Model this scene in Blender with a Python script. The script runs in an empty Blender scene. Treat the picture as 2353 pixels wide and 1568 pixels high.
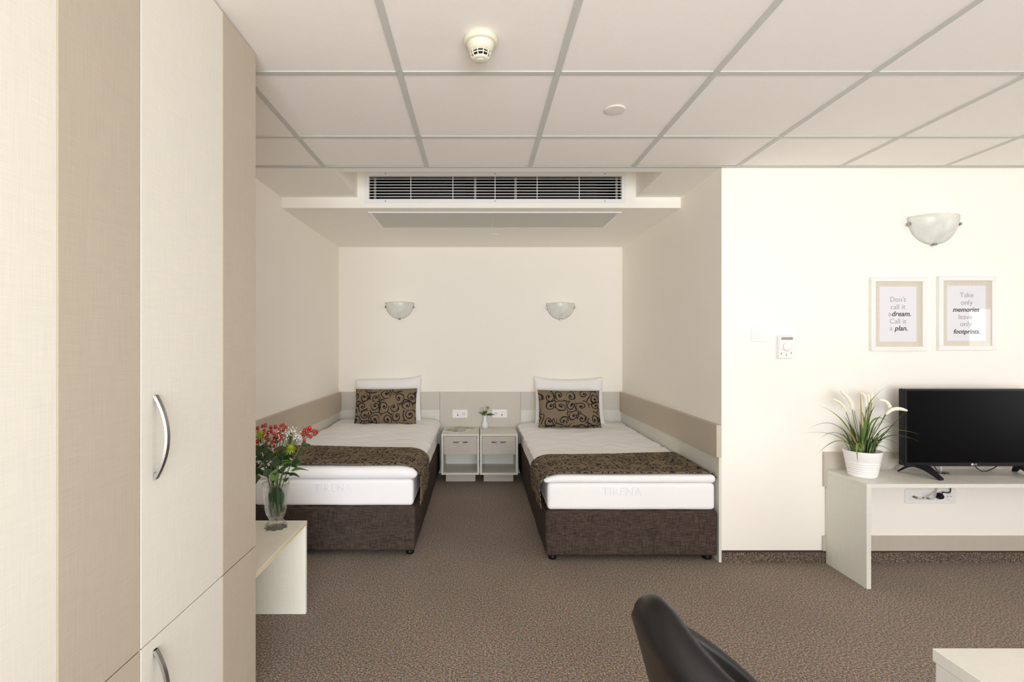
import bpy, bmesh, math, random
from mathutils import Vector, Matrix, noise

# ------------------------------------------------------------------ camera, world, lights, exposure
sc = bpy.context.scene
C = sc.collection
F = 1174.0            # focal length in pixels of the 2353 px wide frame
HC = 1.28             # eye height
cam_d = bpy.data.cameras.new('camera')
cam_d.sensor_width = 36.0
cam_d.lens = 36.0 * F / 2353.0
cam_d.shift_x = 76.5 / 2353.0
cam_d.shift_y = 6.0 / 2353.0
cam_d.clip_start = 0.02
cam = bpy.data.objects.new('camera', cam_d)
cam.location = (0, 0, HC)
cam.rotation_euler = (math.pi / 2, 0, 0)
C.objects.link(cam)
sc.camera = cam

w = bpy.data.worlds.new('daylight_sky')
sc.world = w
w.use_nodes = True
w.node_tree.nodes['Background'].inputs[0].default_value = (0.86, 0.93, 1.0, 1)
w.node_tree.nodes['Background'].inputs[1].default_value = 1.6


def area(name, loc, rot, sx, sy, power, col):
    d = bpy.data.lights.new(name, 'AREA')
    d.shape = 'RECTANGLE'
    d.size, d.size_y = sx, sy
    d.energy = power
    d.color = col
    o = bpy.data.objects.new(name, d)
    o.location = loc
    o.rotation_euler = rot
    C.objects.link(o)
    return o


# daylight entering through the rear window wall and the side window
area('rear_window_daylight', (0.45, -2.52, 0.97), (math.pi / 2, 0, 0), 2.5, 1.7, 222, (0.965, 0.978, 1.0))
area('side_window_daylight', (5.02, 1.11, 1.07), (0, math.pi / 2, 0), 1.1, 0.78, 16, (0.965, 0.978, 1.0))
vs = sc.view_settings
vs.view_transform = 'Standard'
vs.look = 'None'
vs.gamma = 1.0
vs.use_curve_mapping = False
vs.exposure = -0.15
sc.cycles.max_bounces = 20
sc.cycles.diffuse_bounces = 16
sc.cycles.sample_clamp_indirect = 6.0
sc.cycles.caustics_reflective = False
sc.cycles.caustics_refractive = False

# ------------------------------------------------------------------ helpers
PI = math.pi
RND = random.Random(7)


def px(x, y, d):
    """point at depth d seen at photo pixel x, y (a measuring aid)"""
    return Vector(((x - 1100.0) * d / F, d, HC + (790.0 - y) * d / F))


def tag(o, label=None, cat=None, group=None, kind=None):
    if label: o['label'] = label
    if cat: o['category'] = cat
    if group: o['group'] = group
    if kind: o['kind'] = kind
    return o


def thing(name, loc, label, cat, group=None):
    o = bpy.data.objects.new(name, None)
    o.empty_display_size = 0.05
    o.location = loc
    C.objects.link(o)
    return tag(o, label, cat, group)


def root_loc(p):
    v = Vector((0, 0, 0))
    while p is not None:
        v += p.location
        p = p.parent
    return v


def link(name, me, mat, parent=None, smooth=False, loc=None):
    if mat is not None and not me.materials:
        me.materials.append(mat)
    if smooth:
        for p in me.polygons: p.use_smooth = True
    o = bpy.data.objects.new(name, me)
    C.objects.link(o)
    if parent is not None: o.parent = parent
    if loc is not None: o.location = loc
    return o


def part(name, bm, mat, parent=None, smooth=False, label=None):
    """bmesh in world coordinates -> one mesh object under parent"""
    off = root_loc(parent) if parent is not None else Vector((0, 0, 0))
    if off.length > 0: bmesh.ops.translate(bm, verts=bm.verts, vec=-off)
    bmesh.ops.recalc_face_normals(bm, faces=bm.faces)
    me = bpy.data.meshes.new(name)
    bm.to_mesh(me)
    bm.free()
    o = link(name, me, mat, parent, smooth)
    if label: o['label'] = label
    return o


def struct(name, bm, mat, label=None):
    o = part(name, bm, mat)
    return tag(o, label, None, None, 'structure')


def nb(): return bmesh.new()


def box(bm, x0, x1, y0, y1, z0, z1, bev=0.0, seg=1):
    vs_ = [bm.verts.new((x, y, z)) for z in (z0, z1) for y in (y0, y1) for x in (x0, x1)]
    fs = [bm.faces.new([vs_[i] for i in q]) for q in
          ((0, 2, 3, 1), (4, 5, 7, 6), (0, 1, 5, 4), (2, 6, 7, 3), (0, 4, 6, 2), (1, 3, 7, 5))]
    if bev > 0:
        es = list({e for f in fs for e in f.edges})
        bmesh.ops.bevel(bm, geom=es, offset=bev, segments=seg, affect='EDGES', profile=0.5)
    return bm


def bx(*a, **k): return box(nb(), *a, **k)


def lathe(bm, prof, seg=32, c=(0, 0, 0), rf=None, cap0=True, cap1=True, axis='Z'):
    rings = []
    for (r, z) in prof:
        ring = []
        for i in range(seg):
            a = 2 * PI * i / seg
            rr = r * (rf(a, z) if rf else 1.0)
            p = (rr * math.cos(a), rr * math.sin(a), z)
            if axis == 'Y': p = (p[0], -p[2], p[1])
            if axis == 'X': p = (p[2], p[0], p[1])
            ring.append(bm.verts.new((c[0] + p[0], c[1] + p[1], c[2] + p[2])))
        rings.append(ring)
    for a, b in zip(rings, rings[1:]):
        for i in range(seg):
            j = (i + 1) % seg
            bm.faces.new((a[i], a[j], b[j], b[i]))
    if cap0: bm.faces.new(rings[0][::-1])
    if cap1: bm.faces.new(rings[-1])
    return bm


def frames(pts):
    out = []
    n = len(pts)
    up = Vector((0, 0, 1))
    prev = None
    for i in range(n):
        t = (pts[min(i + 1, n - 1)] - pts[max(i - 1, 0)]).normalized()
        if prev is None:
            s = t.cross(up)
            if s.length < 1e-3: s = t.cross(Vector((0, 1, 0)))
        else:
            s = prev - t * prev.dot(t)
        s.normalize()
        prev = s
        out.append((t, s, s.cross(t).normalized()))
    return out


def tube(bm, pts, rad, seg=8):
    pts = [Vector(p) for p in pts]
    n = len(pts)
    rings = []
    for i, (t, s, u) in enumerate(frames(pts)):
        r = rad(i / (n - 1)) if callable(rad) else rad
        rings.append([bm.verts.new(pts[i] + (s * math.cos(2 * PI * k / seg) + u * math.sin(2 * PI * k / seg)) * r) for k in range(seg)])
    for a, b in zip(rings, rings[1:]):
        for i in range(seg):
            j = (i + 1) % seg
            bm.faces.new((a[i], a[j], b[j], b[i]))
    bm.faces.new(rings[0][::-1])
    bm.faces.new(rings[-1])
    return bm


def bez(a, b, c, n):
    a, b, c = Vector(a), Vector(b), Vector(c)
    return [a * (1 - t) ** 2 + b * 2 * t * (1 - t) + c * t * t for t in [i / n for i in range(n + 1)]]


def smooth_path(pts, n=6):
    """Catmull-Rom through points"""
    pts = [Vector(p) for p in pts]
    P = [pts[0] * 2 - pts[1]] + pts + [pts[-1] * 2 - pts[-2]]
    out = []
    for i in range(1, len(P) - 2):
        p0, p1, p2, p3 = P[i - 1:i + 3]
        for k in range(n):
            t = k / n
            out.append(0.5 * ((2 * p1) + (p2 - p0) * t + (2 * p0 - 5 * p1 + 4 * p2 - p3) * t * t + (3 * p1 - p0 - 3 * p2 + p3) * t ** 3))
    out.append(pts[-1])
    return out


def blade(bm, pts, width, side=None, fold=0.25, tip=0.06, peak=0.3):
    """narrow folded leaf along a path"""
    pts = [Vector(p) for p in pts]
    n = len(pts)
    rows = []
    for i, (t, s, u) in enumerate(frames(pts)):
        if side is not None:
            s = Vector(side) - t * Vector(side).dot(t)
            s.normalize()
            u = s.cross(t).normalized()
        f = i / (n - 1)
        wdt = width * max(tip, (min(1.0, 0.35 + f / peak * 0.65) if f < peak else (1 - ((f - peak) / (1 - peak)) ** 1.6)))
        rows.append([bm.verts.new(pts[i] - s * wdt / 2 + u * wdt * fold), bm.verts.new(pts[i]), bm.verts.new(pts[i] + s * wdt / 2 + u * wdt * fold)])
    for a, b in zip(rows, rows[1:]):
        bm.faces.new((a[0], a[1], b[1], b[0]))
        bm.faces.new((a[1], a[2], b[2], b[1]))
    return bm


def axis_split(lo, hi, r, n):
    L = hi - lo
    e = [0, 0.12, 0.29, 0.5, 0.75, 1.0]
    a = [lo + r * k for k in e]
    b = [hi - r * k for k in reversed(e)]
    m = [lo + r + (L - 2 * r) * i / n for i in range(1, n)]
    return a + m + b


def rbox(bm, x0, x1, y0, y1, z0, z1, r, nx=8, ny=8, nz=2, disp=None):
    """box with rounded edges and enough faces for soft relief"""
    r = min(r, (x1 - x0) / 2.01, (y1 - y0) / 2.01, (z1 - z0) / 2.01)
    A = [axis_split(x0, x1, r, nx), axis_split(y0, y1, r, ny), axis_split(z0, z1, r, nz)]
    lo = Vector((x0 + r, y0 + r, z0 + r))
    hi = Vector((x1 - r, y1 - r, z1 - r))
    cache = {}

    def V(p):
        k = (round(p[0], 6), round(p[1], 6), round(p[2], 6))
        if k not in cache:
            P = Vector(p)
            q = Vector([min(max(P[i], lo[i]), hi[i]) for i in range(3)])
            d = P - q
            if d.length > 1e-9: P = q + d.normalized() * r
            nrm = d.normalized() if d.length > 1e-9 else Vector((0, 0, 1))
            if disp: P = disp(P, nrm)
            cache[k] = bm.verts.new(P)
        return cache[k]
    for ax in range(3):
        u, v = [(1, 2), (2, 0), (0, 1)][ax]
        for side in (0, 1):
            wv = A[ax][0] if side == 0 else A[ax][-1]
            for i in range(len(A[u]) - 1):
                for j in range(len(A[v]) - 1):
                    q = []
                    for (a, b) in ((i, j), (i + 1, j), (i + 1, j + 1), (i, j + 1)):
                        p = [0, 0, 0]
                        p[ax] = wv; p[u] = A[u][a]; p[v] = A[v][b]
                        q.append(V(p))
                    if side == 0: q = q[::-1]
                    if len(set(q)) == 4: bm.faces.new(q)
    return bm


def text_mesh(body, size, mat, parent, loc, name='lettering', shear=0.0, offset=0.0, extrude=0.0004, align='CENTER', rot=(PI / 2, 0, 0), spacing=1.0):
    cu = bpy.data.curves.new(name, 'FONT')
    cu.body = body
    cu.size = size
    cu.shear = shear
    cu.offset = offset
    cu.extrude = extrude
    cu.align_x = align
    cu.space_character = spacing
    cu.resolution_u = 4
    tmp = bpy.data.objects.new('tmp_text', cu)
    C.objects.link(tmp)
    dg = bpy.context.evaluated_depsgraph_get()
    me = bpy.data.meshes.new_from_object(tmp.evaluated_get(dg))
    bpy.data.objects.remove(tmp)
    bpy.data.curves.remove(cu)
    me.name = name
    me.transform(Matrix.Translation(Vector(loc) - (root_loc(parent) if parent else Vector())) @ Matrix.Rotation(rot[2], 4, 'Z') @ Matrix.Rotation(rot[0], 4, 'X'))
    me.materials.clear()
    return link(name, me, mat, parent)


# ------------------------------------------------------------------ materials
def mat_new(name):
    m = bpy.data.materials.new(name)
    m.use_nodes = True
    return m, m.node_tree, m.node_tree.nodes['Principled BSDF']


def N(nt, t, **k):
    n = nt.nodes.new(t)
    for a, b in k.items(): setattr(n, a, b)
    return n


def L(nt, a, b): nt.links.new(a, b)


def plain(name, col, rough=0.5, metal=0.0, spec=0.5, coat=0.0, bump=0.0, bscale=300, sheen=0.0, var=0.0, vscale=5.0, emit=None):
    m, nt, b = mat_new(name)
    b.inputs['Base Color'].default_value = (*col, 1)
    b.inputs['Roughness'].default_value = rough
    b.inputs['Metallic'].default_value = metal
    b.inputs['Specular IOR Level'].default_value = spec
    b.inputs['Coat Weight'].default_value = coat
    b.inputs['Sheen Weight'].default_value = sheen
    tc = N(nt, 'ShaderNodeTexCoord')
    if var > 0:
        nz = N(nt, 'ShaderNodeTexNoise'); nz.inputs['Scale'].default_value = vscale; nz.inputs['Detail'].default_value = 4
        L(nt, tc.outputs['Object'], nz.inputs['Vector'])
        mx = N(nt, 'ShaderNodeMix', data_type='RGBA')
        mx.inputs['A'].default_value = (*[c * (1 - var) for c in col], 1)
        mx.inputs['B'].default_value = (*[min(1, c * (1 + var)) for c in col], 1)
        L(nt, nz.outputs['Fac'], mx.inputs['Factor']); L(nt, mx.outputs['Result'], b.inputs['Base Color'])
    if bump > 0:
        n2 = N(nt, 'ShaderNodeTexNoise'); n2.inputs['Scale'].default_value = bscale; n2.inputs['Detail'].default_value = 3
        L(nt, tc.outputs['Object'], n2.inputs['Vector'])
        bp = N(nt, 'ShaderNodeBump'); bp.inputs['Strength'].default_value = bump; bp.inputs['Distance'].default_value = 0.001
        L(nt, n2.outputs['Fac'], bp.inputs['Height']); L(nt, bp.outputs['Normal'], b.inputs['Normal'])
    if emit:
        b.inputs['Emission Color'].default_value = (*emit[0], 1)
        b.inputs['Emission Strength'].default_value = emit[1]
    return m


def linen(name, col, amp=0.06, rough=0.45, ax=(0, 1, 2)):
    """laminate with a printed woven linen grain: fine streaks in two directions"""
    m, nt, b = mat_new(name)
    tc = N(nt, 'ShaderNodeTexCoord')
    outs = []
    for sc_ in ((14, 14, 700), (420, 420, 9)):
        mp = N(nt, 'ShaderNodeMapping'); mp.inputs['Scale'].default_value = sc_
        L(nt, tc.outputs['Object'], mp.inputs['Vector'])
        nz = N(nt, 'ShaderNodeTexNoise'); nz.inputs['Scale'].default_value = 1.0; nz.inputs['Detail'].default_value = 2
        L(nt, mp.outputs['Vector'], nz.inputs['Vector'])
        outs.append(nz)
    ad = N(nt, 'ShaderNodeMath', operation='ADD'); L(nt, outs[0].outputs['Fac'], ad.inputs[0]); L(nt, outs[1].outputs['Fac'], ad.inputs[1])
    mr = N(nt, 'ShaderNodeMapRange'); L(nt, ad.outputs[0], mr.inputs['Value'])
    mr.inputs['From Min'].default_value = 0.7; mr.inputs['From Max'].default_value = 1.3
    mx = N(nt, 'ShaderNodeMix', data_type='RGBA')
    mx.inputs['A'].default_value = (*[c * (1 - amp) for c in col], 1)
    mx.inputs['B'].default_value = (*[c * (1 + amp) for c in col], 1)
    L(nt, mr.outputs['Result'], mx.inputs['Factor']); L(nt, mx.outputs['Result'], b.inputs['Base Color'])
    b.inputs['Roughness'].default_value = rough
    bp = N(nt, 'ShaderNodeBump'); bp.inputs['Strength'].default_value = 0.08; bp.inputs['Distance'].default_value = 0.0006
    L(nt, ad.outputs[0], bp.inputs['Height']); L(nt, bp.outputs['Normal'], b.inputs['Normal'])
    return m


def carpet_mat(name, k=1.0):
    m, nt, b = mat_new(name)
    tc = N(nt, 'ShaderNodeTexCoord')
    n1 = N(nt, 'ShaderNodeTexNoise'); n1.inputs['Scale'].default_value = 130; n1.inputs['Detail'].default_value = 3; n1.inputs['Roughness'].default_value = 0.75
    n2 = N(nt, 'ShaderNodeTexNoise'); n2.inputs['Scale'].default_value = 2.2; n2.inputs['Detail'].default_value = 3
    vo = N(nt, 'ShaderNodeTexVoronoi'); vo.inputs['Scale'].default_value = 230
    for n in (n1, n2, vo): L(nt, tc.outputs['Object'], n.inputs['Vector'])
    cr = N(nt, 'ShaderNodeValToRGB')
    e = cr.color_ramp.elements
    e[0].position = 0.35; e[0].color = (0.055, 0.040, 0.030, 1)
    e[1].position = 0.65; e[1].color = (0.58, 0.46, 0.37, 1)
    mid = cr.color_ramp.elements.new(0.5); mid.color = (0.25, 0.19, 0.147, 1)
    L(nt, n1.outputs['Fac'], cr.inputs['Fac'])
    hv = N(nt, 'ShaderNodeMix', data_type='RGBA', blend_type='MULTIPLY'); hv.inputs['Factor'].default_value = 1.0
    L(nt, cr.outputs['Color'], hv.inputs['A'])
    m1 = N(nt, 'ShaderNodeMapRange'); m1.inputs['To Min'].default_value = 0.85 * k; m1.inputs['To Max'].default_value = 1.15 * k
    L(nt, n2.outputs['Fac'], m1.inputs['Value'])
    L(nt, m1.outputs['Result'], hv.inputs['B'])
    sep = N(nt, 'ShaderNodeMix', data_type='RGBA', blend_type='MULTIPLY'); sep.inputs['Factor'].default_value = 0.35
    L(nt, hv.outputs['Result'], sep.inputs['A']); L(nt, vo.outputs['Color'], sep.inputs['B'])
    L(nt, sep.outputs['Result'], b.inputs['Base Color'])
    b.inputs['Roughness'].default_value = 0.95
    b.inputs['Specular IOR Level'].default_value = 0.1
    b.inputs['Sheen Weight'].default_value = 0.15
    bp = N(nt, 'ShaderNodeBump'); bp.inputs['Strength'].default_value = 0.7; bp.inputs['Distance'].default_value = 0.004
    L(nt, n1.outputs['Fac'], bp.inputs['Height']); L(nt, bp.outputs['Normal'], b.inputs['Normal'])
    return m


def weave_mat(name, c0, c1):
    m, nt, b = mat_new(name)
    tc = N(nt, 'ShaderNodeTexCoord')
    fs = []
    for s in ((25, 25, 420), (420, 420, 22)):
        mp = N(nt, 'ShaderNodeMapping'); mp.inputs['Scale'].default_value = s
        L(nt, tc.outputs['Object'], mp.inputs['Vector'])
        nz = N(nt, 'ShaderNodeTexNoise'); nz.inputs['Scale'].default_value = 1; nz.inputs['Detail'].default_value = 3
        L(nt, mp.outputs['Vector'], nz.inputs['Vector']); fs.append(nz)
    ad = N(nt, 'ShaderNodeMath', operation='ADD'); L(nt, fs[0].outputs['Fac'], ad.inputs[0]); L(nt, fs[1].outputs['Fac'], ad.inputs[1])
    mr = N(nt, 'ShaderNodeMapRange'); L(nt, ad.outputs[0], mr.inputs['Value'])
    mr.inputs['From Min'].default_value = 0.72; mr.inputs['From Max'].default_value = 1.28
    mx = N(nt, 'ShaderNodeMix', data_type='RGBA'); mx.inputs['A'].default_value = (*c0, 1); mx.inputs['B'].default_value = (*c1, 1)
    L(nt, mr.outputs['Result'], mx.inputs['Factor']); L(nt, mx.outputs['Result'], b.inputs['Base Color'])
    b.inputs['Roughness'].default_value = 0.9; b.inputs['Specular IOR Level'].default_value = 0.08
    bp = N(nt, 'ShaderNodeBump'); bp.inputs['Strength'].default_value = 0.4; bp.inputs['Distance'].default_value = 0.001
    L(nt, ad.outputs[0], bp.inputs['Height']); L(nt, bp.outputs['Normal'], b.inputs['Normal'])
    return m


def scroll_mat(name, ground, ink, cell=0.100):
    """woven cloth with dark curling vine scrolls, laid out on the cloth's own UV in metres"""
    m, nt, b = mat_new(name)

    def M(op, a, c=None, d=None):
        n = N(nt, 'ShaderNodeMath', operation=op)
        for i, v in enumerate((a, c, d)):
            if v is None: continue
            if isinstance(v, (int, float)): n.inputs[i].default_value = v
            else: L(nt, v, n.inputs[i])
        return n.outputs[0]
    uv = N(nt, 'ShaderNodeUVMap')
    sc_ = N(nt, 'ShaderNodeVectorMath', operation='SCALE'); L(nt, uv.outputs['UV'], sc_.inputs[0]); sc_.inputs['Scale'].default_value = 1.0 / cell
    nz = N(nt, 'ShaderNodeTexNoise', noise_dimensions='2D'); nz.inputs['Scale'].default_value = 1.3; nz.inputs['Detail'].default_value = 0
    L(nt, sc_.outputs[0], nz.inputs['Vector'])
    nv = N(nt, 'ShaderNodeVectorMath', operation='MULTIPLY_ADD'); L(nt, nz.outputs['Color'], nv.inputs[0])
    nv.inputs[1].default_value = (0.25, 0.25, 0); L(nt, sc_.outputs[0], nv.inputs[2])
    P = nv.outputs[0]
    vo = N(nt, 'ShaderNodeTexVoronoi', voronoi_dimensions='2D', feature='F1'); vo.inputs['Scale'].default_value = 1.0; vo.inputs['Randomness'].default_value = 0.5
    ve = N(nt, 'ShaderNodeTexVoronoi', voronoi_dimensions='2D', feature='DISTANCE_TO_EDGE'); ve.inputs['Scale'].default_value = 1.0; ve.inputs['Randomness'].default_value = 0.5
    L(nt, P, vo.inputs['Vector']); L(nt, P, ve.inputs['Vector'])
    df = N(nt, 'ShaderNodeVectorMath', operation='SUBTRACT'); L(nt, P, df.inputs[0]); L(nt, vo.outputs['Position'], df.inputs[1])
    sx = N(nt, 'ShaderNodeSeparateXYZ'); L(nt, df.outputs[0], sx.inputs[0])
    sr = N(nt, 'ShaderNodeSeparateXYZ'); L(nt, vo.outputs['Color'], sr.inputs[0])
    r = vo.outputs['Distance']
    th = M('DIVIDE', M('ARCTAN2', sx.outputs['Y'], sx.outputs['X']), 2 * PI)
    sgn = M('SUBTRACT', M('MULTIPLY', M('GREATER_THAN', sr.outputs['X'], 0.5), 2.0), 1.0)
    ph = M('ADD', M('ADD', M('MULTIPLY', th, sgn), M('MULTIPLY', r, 3.0)), sr.outputs['Y'])
    fr = M('ABSOLUTE', M('SUBTRACT', M('FRACT', ph), 0.5))
    line = M('MULTIPLY', M('LESS_THAN', fr, 0.135), M('LESS_THAN', r, 0.47))
    dot = M('LESS_THAN', r, 0.10)
    stem = M('LESS_THAN', ve.outputs['Distance'], 0.042)
    n2 = N(nt, 'ShaderNodeTexNoise', noise_dimensions='2D'); n2.inputs['Scale'].default_value = 0.9; n2.inputs['Detail'].default_value = 0
    L(nt, sc_.outputs[0], n2.inputs['Vector'])
    stem = M('MULTIPLY', stem, M('GREATER_THAN', n2.outputs['Fac'], 0.47))
    # a teardrop leaf outline in some cells
    lf = M('ABSOLUTE', M('SUBTRACT', M('ADD', M('ABSOLUTE', M('SUBTRACT', sx.outputs['X'], 0.36)), M('MULTIPLY', M('ABSOLUTE', sx.outputs['Y']), 0.45)), 0.11))
    leaf = M('MULTIPLY', M('LESS_THAN', lf, 0.034), M('GREATER_THAN', sr.outputs['Z'], 0.45))
    ink_f = M('MAXIMUM', M('MAXIMUM', line, dot), M('MAXIMUM', stem, leaf))
    wn = N(nt, 'ShaderNodeTexNoise', noise_dimensions='2D'); wn.inputs['Scale'].default_value = 900; wn.inputs['Detail'].default_value = 2
    L(nt, uv.outputs['UV'], wn.inputs['Vector'])
    g = N(nt, 'ShaderNodeMix', data_type='RGBA'); g.inputs['A'].default_value = (*[c * 0.72 for c in ground], 1); g.inputs['B'].default_value = (*[c * 1.28 for c in ground], 1)
    L(nt, wn.outputs['Fac'], g.inputs['Factor'])
    mx = N(nt, 'ShaderNodeMix', data_type='RGBA'); L(nt, ink_f, mx.inputs['Factor']); L(nt, g.outputs['Result'], mx.inputs['A']); mx.inputs['B'].default_value = (*ink, 1)
    L(nt, mx.outputs['Result'], b.inputs['Base Color'])
    b.inputs['Roughness'].default_value = 0.75; b.inputs['Specular IOR Level'].default_value = 0.15
    return m


def glass_mat(name, col=(1, 1, 1), rough=0.0, ior=1.5):
    m, nt, b = mat_new(name)
    b.inputs['Base Color'].default_value = (*col, 1)
    b.inputs['Roughness'].default_value = rough
    b.inputs['Transmission Weight'].default_value = 1.0
    b.inputs['IOR'].default_value = ior
    return m


def clear_glass(name):
    """bright pressed glass: refraction mixed with straight-through transparency"""
    m, nt, b = mat_new(name)
    b.inputs['Base Color'].default_value = (0.97, 0.98, 0.97, 1)
    b.inputs['Roughness'].default_value = 0.0
    b.inputs['Transmission Weight'].default_value = 1.0
    b.inputs['IOR'].default_value = 1.25
    out = nt.nodes['Material Output']
    tr = N(nt, 'ShaderNodeBsdfTransparent'); tr.inputs['Color'].default_value = (0.97, 0.98, 0.97, 1)
    mx = N(nt, 'ShaderNodeMixShader'); mx.inputs[0].default_value = 0.35
    L(nt, tr.outputs[0], mx.inputs[1]); L(nt, b.outputs[0], mx.inputs[2]); L(nt, mx.outputs[0], out.inputs[0])
    return m


def pane_mat(name):
    """thin clear pane: transparent with a Fresnel reflection"""
    m, nt, b = mat_new(name)
    nt.nodes.remove(b)
    out = nt.nodes['Material Output']
    tr = N(nt, 'ShaderNodeBsdfTransparent'); gl = N(nt, 'ShaderNodeBsdfGlossy'); gl.inputs['Roughness'].default_value = 0.02
    fr = N(nt, 'ShaderNodeFresnel'); fr.inputs['IOR'].default_value = 1.45
    mx = N(nt, 'ShaderNodeMixShader')
    ge = N(nt, 'ShaderNodeNewGeometry'); iv = N(nt, 'ShaderNodeMath', operation='SUBTRACT'); iv.inputs[0].default_value = 1.0
    L(nt, ge.outputs['Backfacing'], iv.inputs[1])
    mu = N(nt, 'ShaderNodeMath', operation='MULTIPLY'); L(nt, fr.outputs[0], mu.inputs[0]); L(nt, iv.outputs[0], mu.inputs[1])
    L(nt, mu.outputs[0], mx.inputs[0]); L(nt, tr.outputs[0], mx.inputs[1]); L(nt, gl.outputs[0], mx.inputs[2]); L(nt, mx.outputs[0], out.inputs[0])
    return m


def alabaster(name):
    m, nt, b = mat_new(name)
    tc = N(nt, 'ShaderNodeTexCoord')
    nz = N(nt, 'ShaderNodeTexNoise'); nz.inputs['Scale'].default_value = 9; nz.inputs['Detail'].default_value = 3; nz.inputs['Distortion'].default_value = 1.6
    L(nt, tc.outputs['Object'], nz.inputs['Vector'])
    mx = N(nt, 'ShaderNodeMix', data_type='RGBA'); mx.inputs['A'].default_value = (0.84, 0.86, 0.82, 1); mx.inputs['B'].default_value = (0.96, 0.965, 0.95, 1)
    mr = N(nt, 'ShaderNodeMapRange'); mr.inputs['From Min'].default_value = 0.3; mr.inputs['From Max'].default_value = 0.7
    L(nt, nz.outputs['Fac'], mr.inputs['Value']); L(nt, mr.outputs['Result'], mx.inputs['Factor']); L(nt, mx.outputs['Result'], b.inputs['Base Color'])
    b.inputs['Roughness'].default_value = 0.25
    out = nt.nodes['Material Output']
    tl = N(nt, 'ShaderNodeBsdfTranslucent'); L(nt, mx.outputs['Result'], tl.inputs['Color'])
    ms_ = N(nt, 'ShaderNodeMixShader'); ms_.inputs[0].default_value = 0.45
    L(nt, b.outputs[0], ms_.inputs[1]); L(nt, tl.outputs[0], ms_.inputs[2]); L(nt, ms_.outputs[0], out.inputs[0])
    return m


def cover_mat(name):
    m, nt, b = mat_new(name)
    tc = N(nt, 'ShaderNodeTexCoord')
    nz = N(nt, 'ShaderNodeTexNoise'); nz.inputs['Scale'].default_value = 16; nz.inputs['Detail'].default_value = 4
    L(nt, tc.outputs['Object'], nz.inputs['Vector'])
    cr = N(nt, 'ShaderNodeValToRGB')
    e = cr.color_ramp.elements
    e[0].position = 0.36; e[0].color = (0.05, 0.09, 0.05, 1)
    e[1].position = 0.62; e[1].color = (0.74, 0.73, 0.70, 1)
    k = cr.color_ramp.elements.new(0.45); k.color = (0.42, 0.40, 0.10, 1)
    k = cr.color_ramp.elements.new(0.52); k.color = (0.30, 0.29, 0.30, 1)
    L(nt, nz.outputs['Fac'], cr.inputs['Fac']); L(nt, cr.outputs['Color'], b.inputs['Base Color'])
    b.inputs['Roughness'].default_value = 0.3
    return m


WALL = plain('wall_paint', (0.925, 0.895, 0.835), 0.85, spec=0.25, bump=0.12, bscale=220)
CEIL = plain('plaster_ceiling', (0.915, 0.89, 0.83), 0.9, spec=0.2, bump=0.1, bscale=220)
TILE = plain('ceiling_tile_face', (0.905, 0.88, 0.835), 0.92, spec=0.15, bump=0.25, bscale=420, var=0.02, vscale=60)
TBAR = plain('grid_bar_paint', (0.58, 0.585, 0.545), 0.5, spec=0.3)
CARPET = carpet_mat('carpet')
CARPET_SHADED = carpet_mat('carpet_shaded', 0.62)  # same carpet as the floor, shading of the upturned pile put into its colour
TRIMD = plain('dark_trim', (0.035, 0.018, 0.014), 0.5)
CREAM = linen('cream_linen_laminate', (0.80, 0.775, 0.70), 0.045, 0.42)
BEIGE = linen('beige_linen_laminate', (0.52, 0.455, 0.37), 0.06, 0.45)
GREIGE = linen('pale_grey_linen_laminate', (0.69, 0.685, 0.63), 0.05, 0.45)
TAUPE = linen('taupe_linen_laminate', (0.52, 0.47, 0.41), 0.06, 0.45)
GOLDEDGE = plain('edge_banding', (0.78, 0.69, 0.49), 0.4)
STEEL = plain('brushed_steel', (0.42, 0.41, 0.40), 0.3, metal=1.0)
CHROME = plain('polished_chrome', (0.40, 0.385, 0.37), 0.18, metal=1.0)
WHITEP = plain('white_plastic', (0.84, 0.84, 0.84), 0.35)
IVORYP = plain('ivory_plastic', (0.72, 0.69, 0.56), 0.28)
GREYP = plain('grey_plastic', (0.30, 0.30, 0.31), 0.4)
BLACKP = plain('black_plastic', (0.008, 0.008, 0.010), 0.4, spec=0.2)
DARK = plain('dark_cavity', (0.008, 0.008, 0.010), 0.8)
SHEET = plain('white_cotton', (0.895, 0.895, 0.915), 0.9, spec=0.15, bump=0.12, bscale=900, sheen=0.1)
SCROLL = scroll_mat('scroll_cloth', (0.20, 0.152, 0.100), (0.014, 0.011, 0.013))
WEAVE = weave_mat('dark_brown_weave', (0.022, 0.016, 0.014), (0.108, 0.081, 0.067))
BLUEINK = plain('faded_blue_print', (0.84, 0.86, 0.90), 0.9)
LEATHER = plain('black_leather', (0.007, 0.0065, 0.007), 0.33, spec=0.30, bump=0.15, bscale=500)
GLASS = clear_glass('clear_glass')
PANE = pane_mat('picture_pane')
ALAB = alabaster('marbled_glass')
SCREEN = plain('screen_black', (0.0015, 0.0015, 0.002), 0.3, spec=0.06)
LEAFD = plain('dark_leaf', (0.035, 0.075, 0.022), 0.5, var=0.35, vscale=30)
LEAFM = plain('mid_leaf', (0.10, 0.19, 0.035), 0.5, var=0.3, vscale=30)
LEAFY = plain('yellow_leaf', (0.40, 0.34, 0.05), 0.5, var=0.2, vscale=30)
GRASSD = plain('dark_grass', (0.055, 0.085, 0.028), 0.5, var=0.35, vscale=40)
GRASSM = plain('green_grass', (0.15, 0.22, 0.05), 0.5, var=0.3, vscale=40)
PLUME = plain('cream_plume', (0.86, 0.83, 0.70), 0.9, bump=0.6, bscale=260)
BERRY = plain('red_berry', (0.42, 0.018, 0.022), 0.3, var=0.35, vscale=45)
MUM = plain('lime_petal', (0.48, 0.60, 0.03), 0.6)
TINYW = plain('tiny_white_flower', (0.82, 0.82, 0.78), 0.8)
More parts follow.
